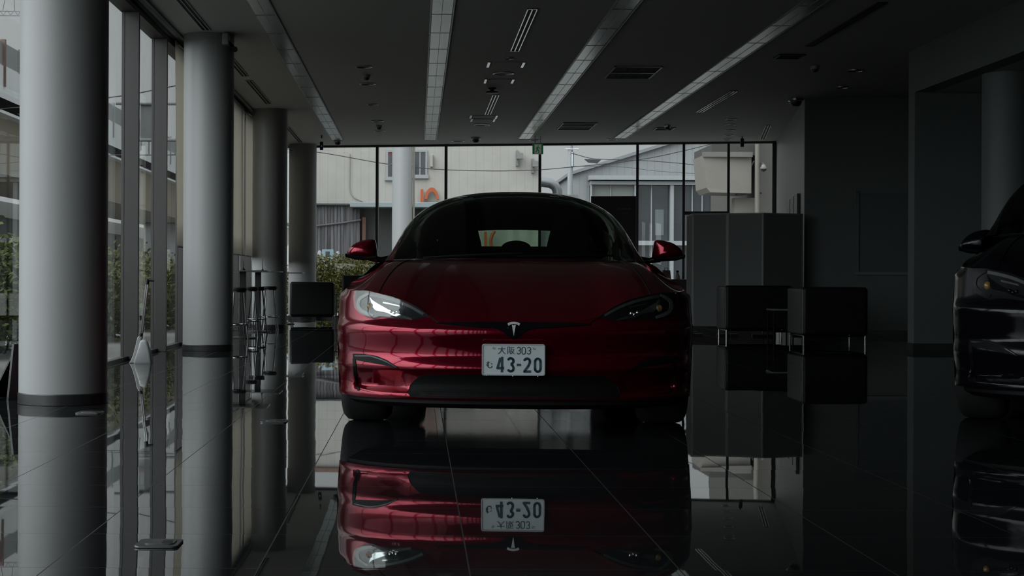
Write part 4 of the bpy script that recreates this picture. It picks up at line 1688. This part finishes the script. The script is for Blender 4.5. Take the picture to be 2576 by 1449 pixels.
MB().prism([p + Vector((0, .02, 0)) for p in bp], (0, .05, 0)).build('back_plate', mat('dustpan_pale', (.29, .295, .295), .4), t, smooth_angle=30, bevel=.006)
hd = MB()
for off in (-.008, .008):
    hd.tube([dp(353, 852, .03) + Vector((off, 0, 0)), dp(368.5, 712, .03) + Vector((off, 0, 0))], .0085, 10)
hd.build('handle', M_steel, t)
MB().tube([dp(352, 846, .03), dp(354, 838, .03)], .018, 12).tube([dp(367.5, 715, .03), dp(369, 702, .03)], .02, 12).build('joint', M_black, t)
MB().tube([dp(365, 704, .03), dp(385.5, 705.5, .03)], [.016, .013], 12).build('grip', M_black, t)


# floor outlet lids
def outlet(px, py, w, label):
    q = on_floor(px, py)
    t = thing('floor_outlet', label, 'outlet', (q.x, q.y, 0), 0, group='metal floor outlet lids')
    h = w / 2
    M = mat('outlet_metal', (.13, .135, .14), .35, metal=.8, noise=.1, nscale=30) if 'outlet_metal' not in MATS else MATS['outlet_metal']
    MB().prism([Vector((p.x, p.z, 0)) for p in rrect(Vector((0, 0, 0)), w, w * 1.05, .018, 0)], (0, 0, .007)).build('plate', M, t, smooth_angle=30, bevel=.002)
    MB().prism([Vector((p.x, p.z, .007)) for p in rrect(Vector((.005, 0, 0)), w * .68, w * .62, .016, 0)], (0, 0, .003)).build('lid', M, t, smooth_angle=30)
    MB().box((.012, -.03, .010), (.045, -.012, .0112)).box((.012, .0, .010), (.04, .018, .0112)).build('latch', M_black, t, smooth_angle=0)
    return t


outlet(400, 1370, .134, 'metal floor outlet lid on the tiles close to the camera')
outlet(226, 1039, .15, 'metal floor outlet lid beside the foot of the closest column')
outlet(690, 1061, .15, 'metal floor outlet lid on the tiles between the columns and the red car')

# black board leaning behind the closest column
a, b = Vector((-2.735, 10.62, 0)), Vector((-2.36, 11.12, 0))
d = (b - a).normalized()
n = Vector((-d.y, d.x, 0))
t = thing('floor_board', 'black slanted floor board half hidden behind the closest round column', 'board', (a.x, a.y, 0))
L = (b - a).length
top_in = .085
MB().prism([Vector((0, 0, .0)), d * L, d * (L - top_in) + Vector((0, 0, .37)) + n * .05, d * top_in + Vector((0, 0, .37)) + n * .05], n * .02).build('board', M_black, t, smooth_angle=0)
MB().prism([d * .1 + n * .3, d * (L - .1) + n * .3, d * (L - .12) + n * .07 + Vector((0, 0, .34)), d * .12 + n * .07 + Vector((0, 0, .34))], n * .015).build('prop', M_black, t, smooth_angle=0)

# paper bag and spray bottle on a low ledge before the back glazing
ld = thing('window_ledge', 'low dark ledge before the back glazing beside the folding screen', 'ledge', tuple(P(1685, 702, 30.6)))
q0 = Vector(ld.location)
MB().box((-.42, -.16, -q0.z), (1.95, .16, 0)).build('top', mat('ledge_brown_grey', (.06, .055, .055), .5), ld, smooth_angle=0, bevel=.01)
q = P(1676, 701, 30.55)
t = thing('paper_bag', 'brown paper carrier bag on the low ledge by the back glazing', 'bag', (q.x, q.y, q0.z))
sc_ = 30.55 / F
MB().add([(-11 * sc_, -.06, 0), (11 * sc_, -.06, 0), (11 * sc_, .06, 0), (-11 * sc_, .06, 0), (-9 * sc_, -.05, 22 * sc_), (9 * sc_, -.05, 22 * sc_), (9 * sc_, .05, 22 * sc_), (-9 * sc_, .05, 22 * sc_)],
         [(0, 3, 2, 1), (0, 1, 5, 4), (1, 2, 6, 5), (2, 3, 7, 6), (3, 0, 4, 7)]).build('bag', mat('brown_paper', (.16, .10, .08), .8, noise=.15), t, smooth_angle=0)
for y in (-.045, .045):
    MB().tube([(-5 * sc_, y, 21 * sc_), (-3 * sc_, y, 28 * sc_), (3 * sc_, y, 28 * sc_), (5 * sc_, y, 21 * sc_)], .004, 6).build('handle', M_black, t)
q = P(1705, 700, 30.5)
t = thing('spray_bottle', 'white spray bottle with a dark trigger beside the paper bag', 'bottle', (q.x, q.y, q0.z))
MB().lathe((0, 0, 0), [(0, 0), (.042, 0), (.045, .01), (.042, .06), (.018, .11), (.014, .13), (0, .13)], 20).build('bottle', M_white, t)
MB().box((-.03, -.014, .13), (.018, .014, .165)).tube([(-.02, 0, .135), (-.03, 0, .09)], .005, 6).build('trigger', M_black, t, smooth_angle=0)

# ================================================================== outdoors
OUT = 0.47


def omat(name, color, *k, **kw):
    return mat(name, tuple(c * OUT for c in color), *k, **kw)


def ostriped(name, color, *k, **kw):
    return striped(name, tuple(c * OUT for c in color), *k, **kw)


M_ground = omat('pale_asphalt', (.30, .30, .29), .9, noise=.12, nscale=.6)
M_beige = ostriped('beige_ribbed_cladding', (.68, .655, .61), 'X', .30, depth=.35, dark=.90, rough=.6, duty=.10)
M_pale = ostriped('pale_ribbed_cladding', (.44, .46, .475), 'X', .42, depth=.35, dark=.86, rough=.6, duty=.12)
M_white_out = omat('outdoor_white', (.52, .55, .58), .5, noise=.04)
M_concrete = mat('viaduct_concrete', (.56, .58, .59), .85, noise=.08, nscale=.5)
M_girder = mat('cream_girder', (.42, .37, .29), .7, noise=.05, nscale=.4)
M_dkglass = omat('outdoor_window_glass', (.06, .075, .085), .08, noise=.2, nscale=.6)
M_wood = omat('weathered_boards', (.17, .165, .18), .85, noise=.75, nscale=2.2, stretch=(5, 1, .22))
M_wire = omat('cable_black', (.03, .032, .032), .6)
M_leaf = mat('leaf_green', (.060, .070, .020), .7, spec=.15, noise=.35, nscale=12)
M_leaf2 = mat('leaf_olive', (.075, .072, .020), .7, spec=.15, noise=.35, nscale=12)
M_stem = omat('twig_brown', (.05, .04, .03), .8)
M_orange = omat('sign_orange', (.75, .14, .03), .5)

struct('ground_outside', MB().add([(-200, -120, -.03), (200, -120, -.03), (200, 260, -.03), (-200, 260, -.03)], [(0, 1, 2, 3)]), M_ground, 'pale paved ground around the showroom', 'ground', smooth_angle=0)


def shrub(label, c, size, n, m, name='shrub', group=None, leaf=.05):
    t = thing(name, label, 'hedge' if name == 'hedge' else 'shrub', (c[0], c[1], -.03), group=group)
    sx, sy, sz = size
    mb, st = MB(), MB()
    rnd = random.Random(len(label) * 31 + int(abs(c[1]) * 7))
    blobs = [(rnd.uniform(-.8, .8) * sx, rnd.uniform(-.75, .75) * sy, rnd.uniform(.2, .72) * sz, rnd.uniform(.28, .5)) for _ in range(max(9, int(sx * sy * 22)))]
    if name == 'hedge':
        blobs = [(-sx + 2 * sx * (i_ + .5) / 16, rnd.uniform(-.4, .4) * sy, zz_ * sz * rnd.uniform(.92, 1.06), .32) for i_ in range(16) for zz_ in (.2, .5, .78)]
    for bx, by, bz, _ in blobs[:40]:
        st.tube([(bx * .5, by * .5, 0), (bx, by, bz)], [.016, .006], 5)
    for _ in range(n):
        bx, by, bz, r = rnd.choice(blobs)
        v = Vector((rnd.gauss(0, 1), rnd.gauss(0, 1), rnd.gauss(0, 1))).normalized() * (rnd.random() ** .35)
        p = Vector((bx + v.x * r * min(sx, sz), by + v.y * r * min(sy * 1.2, sz), min(sz * 1.12, max(.03, bz + v.z * r * sz))))
        a = Vector((rnd.uniform(-1, 1), rnd.uniform(-1, 1), rnd.uniform(-.3, 1))).normalized()
        b = a.cross(Vector((rnd.uniform(-1, 1), rnd.uniform(-1, 1), rnd.uniform(-1, 1)))).normalized()
        l = leaf * rnd.uniform(.7, 1.4)
        mb.add([p - a * l, p + b * l * .42, p + a * l, p - b * l * .42], [(0, 1, 2, 3)])
    mb.build('foliage', m, t, smooth_angle=0, merge=False, recalc=False)
    st.build('stem', M_stem, t)
    return t


shr = [((-4.9, 17.75), 'low shrub outside the street windows beside the closest column', 1.35), ((-4.9, 21.9), 'shrub outside the street windows between the first two columns', 1.3),
       ((-4.8, 26.05), 'shrub outside the pane beside the dustpan', 1.3), ((-4.9, 30.2), 'shrub outside the pane before the second column', 1.25), ((-5.0, 34.3), 'last shrub in the street bed, behind the second column', 1.25),
       ((-4.9, 13.6), 'shrub at the edge of the picture outside the street windows', 1.3)]
for c, lab, h in shr:
    shrub(lab, c, (.95, 2.0, h), 11000, M_leaf, group='shrubs outside the street windows', leaf=.045)
a, b = P(792, 700, 40), P(930, 700, 40)
shrub('clipped olive hedge outside the back glazing beside the corner column', ((a.x + b.x) / 2 - .2, 40.3), ((b.x - a.x) / 2 + .35, .55, 1.33), 24000, M_leaf2, name='hedge', leaf=.036)
a = P(722, 690, 38)
shrub('slim shrub glimpsed between the last two columns', (a.x - .15, 38.5), (.4, .5, 1.35), 1200, M_leaf2, group=None, leaf=.045)

# ---- beige ribbed building
YB = 58.0


def wall_at(mb, x0, x1, z0, z1, y, d):
    return mb.box((x0, y, z0), (x1, y + d, z1))


def px_rect(px0, py0, px1, py1, Y):
    a, b = P(px0, py0, Y), P(px1, py1, Y)
    return min(a.x, b.x), max(a.x, b.x), min(a.z, b.z), max(a.z, b.z)


bx0, bx1 = P(747, 500, YB).x, P(1356, 420, YB).x
t = thing('building', 'beige ribbed building with a white framed window and an orange sign', 'building', (0, YB, -.03))
zb = P(1000, 516, YB).z
MB().box((bx0, 0, zb), (bx1, 9, 6.1)).build('wall', M_beige, t, smooth_angle=0)
MB().box((bx0 + .1, .12, 0), (bx1 - .1, 8.8, zb)).build('ground_storey', omat('dim_storey', (.07, .072, .075), .8, noise=.1), t, smooth_angle=0)
MB().box((bx0 - .1, -.1, 6.1), (bx1 + .1, 9, 6.3)).build('roof_edge', omat('rust_trim', (.30, .16, .12), .7, noise=.2), t, smooth_angle=0)
def tl(y):                                # from world to the building's own depth
    return y - YB
x0, x1, z0, z1 = px_rect(1196, 516, 1356, 1000, YB)
MB().box((x0, .02, 0), (bx1, .3, zb)).build('lower_wall', omat('cream_render', (.60, .58, .52), .7, noise=.06), t, smooth_angle=0)
for (r, lab) in (((1043, 380.5, 1070, 438), 'broad'), ((976.5, 381, 986.5, 443), 'narrow')):
    x0, x1, z0, z1 = px_rect(*r, YB)
    e = .075
    wf = MB().box((x0 - e, -.06, z0 - e), (x0, .02, z1 + e)).box((x1, -.06, z0 - e), (x1 + e, .02, z1 + e)).box((x0, -.06, z1), (x1, .02, z1 + e)).box((x0 - e * 1.6, -.1, z0 - e * 1.8), (x1 + e * 1.6, .02, z0))
    if lab == 'broad':
        wf.box(((x0 + x1) / 2 - .02, -.05, z0), ((x0 + x1) / 2 + .02, .0, z1))
    else:
        wf.box((x0, -.05, (z0 + z1) / 2 - .02), (x1, .0, (z0 + z1) / 2 + .02))
    w_ = wf.build('window', M_white_out, t, smooth_angle=0)
    MB().box((x0, -.012, z0), (x1, .01, z1)).build('pane', M_dkglass, w_, smooth_angle=0)
    if lab == 'narrow':
        MB().box((x0, -.02, z1 - .11), (x1, -.013, z1)).build('notice', omat('red_notice', (.42, .05, .08), .5), w_, smooth_angle=0)
x0, x1, z0, z1 = px_rect(883, 509, 986, 522, YB)
MB().box((x0, -.9, z0), (x1 + 2.0, .1, z1)).build('canopy', omat('pale_blue_canopy', (.44, .52, .55), .5), t, smooth_angle=0, bevel=.02)
x0, x1, z0, z1 = px_rect(745, 511, 880, 516, YB)
MB().box((x0, -.5, z0), (x1, .1, z1)).build('awning', omat('dark_green_awning', (.05, .065, .065), .6), t, smooth_angle=0)
x0, x1, z0, z1 = px_rect(745, 517, 906, 690, YB)
mb = MB()
n = 20
rnd = random.Random(4)
for i in range(n):
    a, b = x0 + (x1 - x0) * i / n, x0 + (x1 - x0) * (i + 1) / n
    mb.box((a, -.35 + rnd.uniform(0, .02), 0), (b - .012, -.31, z1 - (.10 if i > 17 else 0)))
mb.build('board_cladding', M_wood, t, smooth_angle=0)
c = [P(798, 567, YB), P(860, 560, YB), P(909, 552, YB)]
MB().tube([(p.x, -.39, p.z) for p in c], .035, 8).build('pipe', omat('grey_pipe', (.16, .15, .16), .6), t)
x0, x1, z0, z1 = px_rect(912, 545, 920, 690, YB)
MB().box((x0, -.3, 0), (x1, .1, z1)).build('post', omat('rust_post', (.22, .10, .07), .8, noise=.15), t, smooth_angle=0)
c = [P(880, 385, YB), P(879, 468, YB), P(882, 484, YB), P(892, 496, YB), P(915, 506, YB)]
MB().tube([(p.x, -.05, p.z) for p in c], .022, 8).build('downpipe', omat('cream_pipe', (.56, .53, .47), .6), t)
x0, x1, z0, z1 = px_rect(1082, 387, 1089, 419, YB)
MB().box((x0, -.25, z0), (x1, .0, z1)).build('meter_box', omat('cream_box', (.62, .6, .56), .5), t, smooth_angle=0, bevel=.02)
for (px, py0, py1) in ((1299, 377, 416), (1338, 398, 434)):
    a, b = P(px, py0, YB), P(px, py1, YB)
    MB().box((a.x - .02, -.2, b.z), (a.x + .06, 0, a.z)).box((a.x + .0, -.5, (a.z * .6 + b.z * .4) - .1), (a.x + .22, -.2, (a.z * .6 + b.z * .4) + .1)).build('bracket', omat('bracket_grey', (.36, .36, .35), .6) if 'bracket_grey' not in MATS else MATS['bracket_grey'], t, smooth_angle=0)
# orange letters on the building
x0, x1, z0, z1 = px_rect(1058, 475, 1065, 520, YB)
lt = MB().box((x0, -.3, z0), (x1, -.1, z1))
c0_ = P(1086, 500, YB)
rr = 11 * YB / F
for k in range(20):
    a0, a1 = PI * k / 19 * .95, PI * (k + 1) / 19 * .95
    for A in ((a0, a1),):
        pts = [Vector((c0_.x + (rr + s) * math.cos(u), -.3, c0_.z + (rr + s) * 1.7 * math.sin(u))) for s, u in ((0, A[0]), (.09, A[0]), (.09, A[1]), (0, A[1]))]
        lt.prism(pts, (0, .2, 0))
lt.build('lettering', M_orange, t, smooth_angle=0)
# duct elbow at the corner of the building
c = [P(1345, 456, YB + 3), P(1365, 456, YB + 3), P(1384, 459, YB + 3), P(1396, 466, YB + 3), P(1402, 478, YB + 3), P(1403, 500, YB + 3)]
MB().tube([(p.x, tl(p.y), p.z) for p in c], .19, 20).build('duct', omat('galvanised_duct', (.40, .43, .45), .35, metal=.7), t)
zz = P(1440, 470, YB + 6)
MB().box((bx1, 3.6, 0), (zz.x, 9, P(1400, 496, YB + 6).z)).build('rear_wing', M_pale, t, smooth_angle=0)
# big orange letter lower down, seen through the car's windows
x0, x1, z0, z1 = px_rect(1217, 582, 1224, 622, YB)
mb = MB().box((x0, -.4, z0 - .6), (x1, -.3, z1))
pts = [P(1243, 580, YB), P(1237, 590, YB), P(1233, 604, YB), P(1236, 625, YB)]
mb.tube([(p.x, -.35, p.z) for p in pts], .06, 8)
mb.build('lettering', M_orange, t, smooth_angle=0)

# column and rain pipe outside
q = P(1012, 430, 45)
tc_ = thing('canopy_column', 'white round column standing outside the back glazing', 'column', (q.x, q.y, -.03))
MB().lathe((0, 0, 0), [(.285, 0), (.285, 6.0), (0, 6.0)], 48).build('shaft', M_column, tc_)
q2 = P(1041, 430, 45)
MB().tube([(q2.x - q.x, 0, 0), (q2.x - q.x, 0, 6.0)], .035, 10).build('rain_pipe', omat('beige_pipe', (.42, .39, .34), .5), tc_)

# blue box and white markers by the hedge
q = P(825, 655, 42.5)
t = thing('utility_box', 'pale blue box with a dark window behind the olive hedge', 'box', (q.x, q.y, -.03))
w = 29 * 42.5 / F
z1_ = P(825, 628, 42.5).z + .03
MB().box((-w / 2, -.12, .3), (w / 2, .12, z1_)).build('housing', omat('pale_blue_box', (.38, .54, .60), .5), t, smooth_angle=0, bevel=.01)
MB().box((-.06, -.13, z1_ - .19), (.05, -.121, z1_ - .05)).build('window', M_dkglass, t, smooth_angle=0)
MB().box((-.05, -.05, 0), (.05, .05, .3)).build('post', M_white_out, t, smooth_angle=0)
for px, py, lab in ((850, 632, 'white marker post beside the pale blue box'), (804, 630, 'white marker post next to the corner column beyond the glass')):
    q = P(px, py, 42.8)
    t = thing('marker_post', lab, 'post', (q.x, q.y, -.03))
    MB().tube([(0, 0, 0), (0, 0, q.z - .02), (0, 0, q.z + .03)], [.055, .055, .03], 14).build('post', M_white_out, t)

# ---- gabled factory
YF = 88.0
g0, gm, g1 = P(1440, 437, YF), P(1672, 364, YF), P(2100, 240, YF)
fx0, fx1 = P(1440, 500, YF).x, P(1960, 500, YF).x
ze = g0.z
slope = (gm.z - g0.z) / (gm.x - g0.x)
t = thing('factory_building', 'pale gabled factory with a tall glazed front under the wires', 'building', (fx0, YF, -.03))
W = fx1 - fx0
gx = P(1485, 500, YF).x - fx0
MB().prism([Vector((0, .6, 0)), Vector((W, .6, 0)), Vector((W, .6, ze + slope * W)), Vector((0, .6, ze))], (0, 12, 0)).build('gable_wall', M_pale, t, smooth_angle=0)
mb = MB()
mb.prism([Vector((-.2, .3, ze - .05)), Vector((-.2, .3, ze + .12)), Vector((W, .3, ze + slope * W + .14)), Vector((W, .3, ze + slope * W - .05))], (0, 12.5, 0))
mb.build('roof', omat('factory_roof', (.34, .37, .39), .5), t, smooth_angle=0)
za_, zb_ = P(1500, 452, YF).z, P(1500, 441, YF).z
MB().box((gx - .1, -.5, za_), (W, .6, zb_)).build('eaves_band', M_white_out, t, smooth_angle=0)
zc_ = P(1500, 463, YF).z
MB().box((gx, -.2, zc_), (W, .6, za_ - .05)).build('lintel', M_white_out, t, smooth_angle=0)
zl0, zl1 = P(1500, 615, YF).z, P(1500, 604, YF).z
MB().box((gx, -.15, zl0), (W, .6, zl1)).build('floor_band', M_white_out, t, smooth_angle=0)
MB().box((gx, .35, 0), (W, .58, zc_)).build('glazing', M_dkglass, t, smooth_angle=0)
mb = MB()
MB().box((gx, .3, P(1500, 492, YF).z), (P(1600, 500, YF).x - fx0, .36, zc_)).build('upper_pane', omat('pale_green_pane', (.34, .37, .35), .3), t, smooth_angle=0)
for px, w in ((1487, 4), (1600, 9), (1690, 9), (1797, 11), (1846, 4)):
    q = P(px, 500, YF)
    ww = w * YF / F / 2
    MB().box((q.x - fx0 - ww, -.1, 0), (q.x - fx0 + ww, .5, zc_)).build('pillar', M_white_out, t, smooth_angle=0)
for px in (1537, 1640, 1743, 1768):
    q = P(px, 500, YF)
    MB().box((q.x - fx0 - .03, .2, 0), (q.x - fx0 + .03, .4, zc_)).build('glazing_bar', M_white_out, t, smooth_angle=0)
q0_, q1_ = P(1650, 590, YF), P(1672, 525, YF)
MB().box((q0_.x - fx0, .32, q0_.z), (q1_.x - fx0, .36, q1_.z)).build('blind', omat('inner_blind', (.22, .26, .28), .6), t, smooth_angle=0)

# ---- near house at the side: sign box, canopy, pipe, walls
YH = 42.0
hx = P(1895, 500, YH)
t = thing('house', 'beige house corner with a boxed-in sign panel and a rain pipe', 'building', (hx.x, YH, -.03))
def loc(px, py, Y=YH):
    p = P(px, py, Y)
    return Vector((p.x - hx.x, p.y - YH, p.z + .03))
a, b = loc(1911, 360), loc(1962, 700)
MB().box((a.x, 0, 0), (a.x + 3.5, 7, 7)).build('wall', omat('beige_render', (.14, .132, .118), .8, noise=.05), t, smooth_angle=0)
a, b = loc(1773, 365), loc(1911, 388)
MB().box((loc(1796, 365).x, .3, b.z), (a.x + 2.2, 3.0, a.z + .05)).build('upper_beam', omat('grey_beam', (.09, .087, .08), .7), t, smooth_angle=0)
a, b = loc(1770, 390), loc(1892, 484)
bxm = MB()
bxm.add([(a.x, 0, a.z), (a.x + .08, 0, b.z + .12), (a.x + .18, 0, b.z), (b.x, .1, b.z - .02), (b.x, .1, a.z - .02)] + [(a.x, 1.6, a.z), (a.x + .08, 1.6, b.z + .12), (a.x + .18, 1.6, b.z), (b.x, 1.6, b.z - .02), (b.x, 1.6, a.z - .02)],
        [(0, 1, 2, 3, 4), (9, 8, 7, 6, 5), (0, 5, 6, 1), (1, 6, 7, 2), (2, 7, 8, 3), (3, 8, 9, 4), (4, 9, 5, 0)])
bxm.build('sign_box', omat('cream_sign_box', (.36, .335, .30), .6, noise=.05, nscale=1), t, smooth_angle=0)
MB().box((a.x - .03, -.06, a.z - .05), (b.x, .06, a.z + .08)).build('box_trim', omat('box_trim_grey', (.25, .24, .22), .6), t, smooth_angle=0)
a = loc(1899, 420)
MB().tube([(a.x, -.3, 0), (a.x, -.3, 6.5)], .065, 14).build('rain_pipe', omat('cream_rain_pipe', (.26, .245, .21), .5), t)
MB().tube([(a.x - .01, -.3, loc(1899, 486).z), (a.x + .16, -.05, loc(1899, 486).z)], .02, 8).build('pipe_clip', M_black, t)
a, b = loc(1858, 495), loc(1890, 540)
MB().box((a.x, .5, 0), (b.x + .2, .9, a.z)).build('side_wall', omat('cream_side_wall', (.36, .34, .30), .7, noise=.04), t, smooth_angle=0)
st0, st1 = loc(1851, 492, 42.4), loc(1897, 405, 42.4)
MB().tube([st0, st1], .025, 8).build('stay', omat('stay_grey', (.2, .19, .18), .6), t)
q = P(1921, 420, 41.2)
t = thing('street_camera', 'outdoor dome camera on an arm from the house wall', 'security camera', (q.x, q.y, q.z))
MB().lathe((0, 0, 0), [(0, .06), (.05, .06), (.065, .0), (.085, -.01), (.085, -.05)], 20).build('housing', omat('camera_grey', (.3, .3, .3), .5), t)
MB().lathe((0, 0, 0), [(.083, -.05), (.06, -.10), (.0, -.125)], 20).build('dome', M_black, t)
MB().tube([(0, 0, .06), (.02, .1, .10), (.06, .70, .12)], .03, 10).build('arm', M_steel, t)

# ---- utility pole and overhead wires
q = P(1434, 500, 76)
t = thing('utility_pole', 'pale concrete utility pole beside the gabled factory', 'pole', (q.x, q.y, -.03))
MB().tube([(0, 0, 0), (0, 0, 10)], [.16, .11], 14).build('pole', M_white_out, t)
zz = P(1434, 398, 76).z
MB().tube([(.1, -.1, zz - .4), (.1, -.1, zz + .3)], .07, 8).tube([(-.25, -.12, zz + .45), (.4, -.12, zz + .45)], .03, 6).build('fitting', M_steel, t)
q = P(1491, 403.6, 75.80)
t = thing('cable_box', 'small dark splice box hanging on the overhead wires', 'box', tuple(q))
MB().add([(-.40, -.1, .06), (.40, -.1, .03), (.22, -.1, -.14), (-.20, -.1, -.10), (-.40, .1, .06), (.40, .1, .03), (.22, .1, -.14), (-.20, .1, -.10)],
         [(0, 1, 2, 3), (7, 6, 5, 4), (0, 4, 5, 1), (1, 5, 6, 2), (2, 6, 7, 3), (3, 7, 4, 0)]).build('box', omat('splice_box', (.05, .065, .07), .5), t, smooth_angle=0)
wires = [([(700, 372), (800, 383), (985, 414), (1121, 427), (1250, 430), (1340, 428), (1440, 420), (1600, 403), (1775, 366), (1900, 330)], 51.95, .014, 'long sagging wire crossing before the beige building and the factory'),
         ([(1436, 385), (1500, 400), (1600, 403), (1690, 409), (1775, 418), (1900, 432)], 75.80, .018, 'wire running from the utility pole past the splice box'),
         ([(1436, 418), (1560, 420), (1650, 430), (1770, 438)], 75.80, .01, 'thin low wire against the factory gable'),
         ([(160, 258), (315, 240), (389, 226), (520, 200)], 49.89, .02, 'upper wire over the elevated road'),
         ([(160, 390), (315, 390), (389, 390), (520, 388)], 49.89, .02, 'lower wire before the elevated road'),
         ([(-60, 282), (0, 274), (52, 270), (160, 262)], 49.89, .02, 'wire before the cream girder')]
for px, lab in ((160, 'utility pole standing behind the closest round column'), (520, 'utility pole standing behind the second round column')):
    q = P(px, 500, 50.05)
    t = thing('utility_pole', lab, 'pole', (q.x, q.y, -.03))
    MB().tube([(0, 0, 0), (0, 0, 8.2)], [.15, .11], 14).build('pole', M_white_out, t)
q = P(700, 500, 52.1)
t = thing('utility_pole', 'utility pole standing behind the third round column', 'pole', (q.x, q.y, -.03))
MB().tube([(0, 0, 0), (0, 0, 6.0)], [.14, .11], 14).build('pole', M_white_out, t)
for pts, Y, r, lab in wires:
    px_, = [[p[0] for p in pts]]
    c = []
    for k in range(41):
        x = pts[0][0] + (pts[-1][0] - pts[0][0]) * k / 40
        c.append(P(x, smooth(pts, x), Y))
    o = MB().tube(c, r, 6).build('overhead_wire', M_wire)
    tag(o, lab, 'wire', group='overhead wires')

# ---- elevated road on the street side
t = thing('viaduct', 'white elevated road with a panelled parapet and cream girder', 'viaduct', (-14, 0, -.03))
y0, y1 = 30, 190
MB().box((-9, y0, 6.5), (0, y1, 6.9)).box((-.35, y0, 6.4), (0, y1, 8.0)).build('parapet', M_concrete, t, smooth_angle=0)
mb = MB().prism([Vector((-.6, y0, 6.5)), Vector((-1.6, y0, 4.75)), Vector((-6, y0, 4.75)), Vector((-7.5, y0, 6.5))], (0, y1 - y0, 0))
mb.build('girder', M_girder, t, smooth_angle=0)
M_rust = omat('rust_barrier_post', (.26, .17, .14), .7, noise=.15)
M_bpanel = omat('barrier_panel', (.40, .43, .43), .5, noise=.05)
for k in range(38):
    y = y0 + 2 + k * 2.4
    MB().box((-.12, y - .06, 7.3), (.06, y + .06, 8.9)).build('barrier_post', M_rust if k < 14 else M_bpanel, t, smooth_angle=0)
for k in range(37):
    y = y0 + 2 + k * 2.4
    MB().box((-.08, y + .1, 8.05), (-.03, y + 2.3, 8.8)).build('barrier_panel', M_bpanel, t, smooth_angle=0)
for y in (46, 78, 112, 150):
    MB().box((-5.2, y - 1.0, 0), (-2.6, y + 1.0, 4.75)).build('pier', M_concrete, t, smooth_angle=0, bevel=.2)
t = thing('roadside_building', 'dark low building in the shade under the elevated road', 'building', (-24, 90, -.03))
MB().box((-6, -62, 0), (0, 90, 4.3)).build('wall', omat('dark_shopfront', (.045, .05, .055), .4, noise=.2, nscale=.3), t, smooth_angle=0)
MB().box((-6, -62, 4.3), (.3, 90, 5.2)).build('fascia', M_concrete, t, smooth_angle=0)
mb = MB()
for k in range(24):
    mb.box((.0, -60 + k * 6, .3), (.06, -59.7 + k * 6, 4.2))
mb.box((0, -62, 2.5), (.05, 90, 2.75))
mb.build('window_frame', omat('shop_frame', (.14, .15, .16), .5), t, smooth_angle=0)
M_gantry = omat('gantry_grey', (.30, .31, .32), .6)
# road sign frame before the viaduct
q = P(350, 300, 62)
t = thing('sign_gantry', 'grey pipe sign frame with a dark board before the elevated road', 'sign frame', (q.x, q.y, -.03))
a, b = P(292, 258, 62), P(470, 258, 62)
z2 = P(350, 352, 62).z + .03
MB().tube([(a.x - q.x, 0, a.z), (b.x - q.x, 0, a.z)], .07, 10).tube([(a.x - q.x + .3, 0, z2), (b.x - q.x, 0, z2)], .07, 10).build('rail', M_gantry, t)
MB().tube([(b.x - q.x, 0, 0), (b.x - q.x, 0, a.z + .2)], .13, 14).build('post', M_gantry, t)
a, b = P(352, 255, 62), P(395, 352, 62)
MB().box((a.x - q.x, .08, b.z), (b.x - q.x, .18, a.z)).build('board', omat('sign_back', (.20, .21, .22), .5), t, smooth_angle=0)
# crane boom
t = thing('crane_boom', 'thin lattice crane boom in the sky beyond the closest column', 'crane', tuple(P(20, 38, 120)))
mb = MB()
zr = 0
xs = [k * .55 - 4.2 for k in range(13)]
mb.tube([(xs[0], 0, .42), (xs[-1], 0, .22)], .035, 6).tube([(xs[0], 0, 0), (xs[-1], 0, -.05)], .045, 6)
for i in range(12):
    mb.tube([(xs[i], 0, 0), ((xs[i] + xs[i + 1]) / 2, 0, .36)], .022, 5).tube([((xs[i] + xs[i + 1]) / 2, 0, .36), (xs[i + 1], 0, 0)], .022, 5)
mb.build('boom', M_gantry, t)
mb = MB()
for x in (-.4, .5, 1.3):
    mb.tube([(x, 0, .3), (x * .4 + .2, 0, 2.6)], .02, 5)
mb.build('stay_cable', M_wire, t)
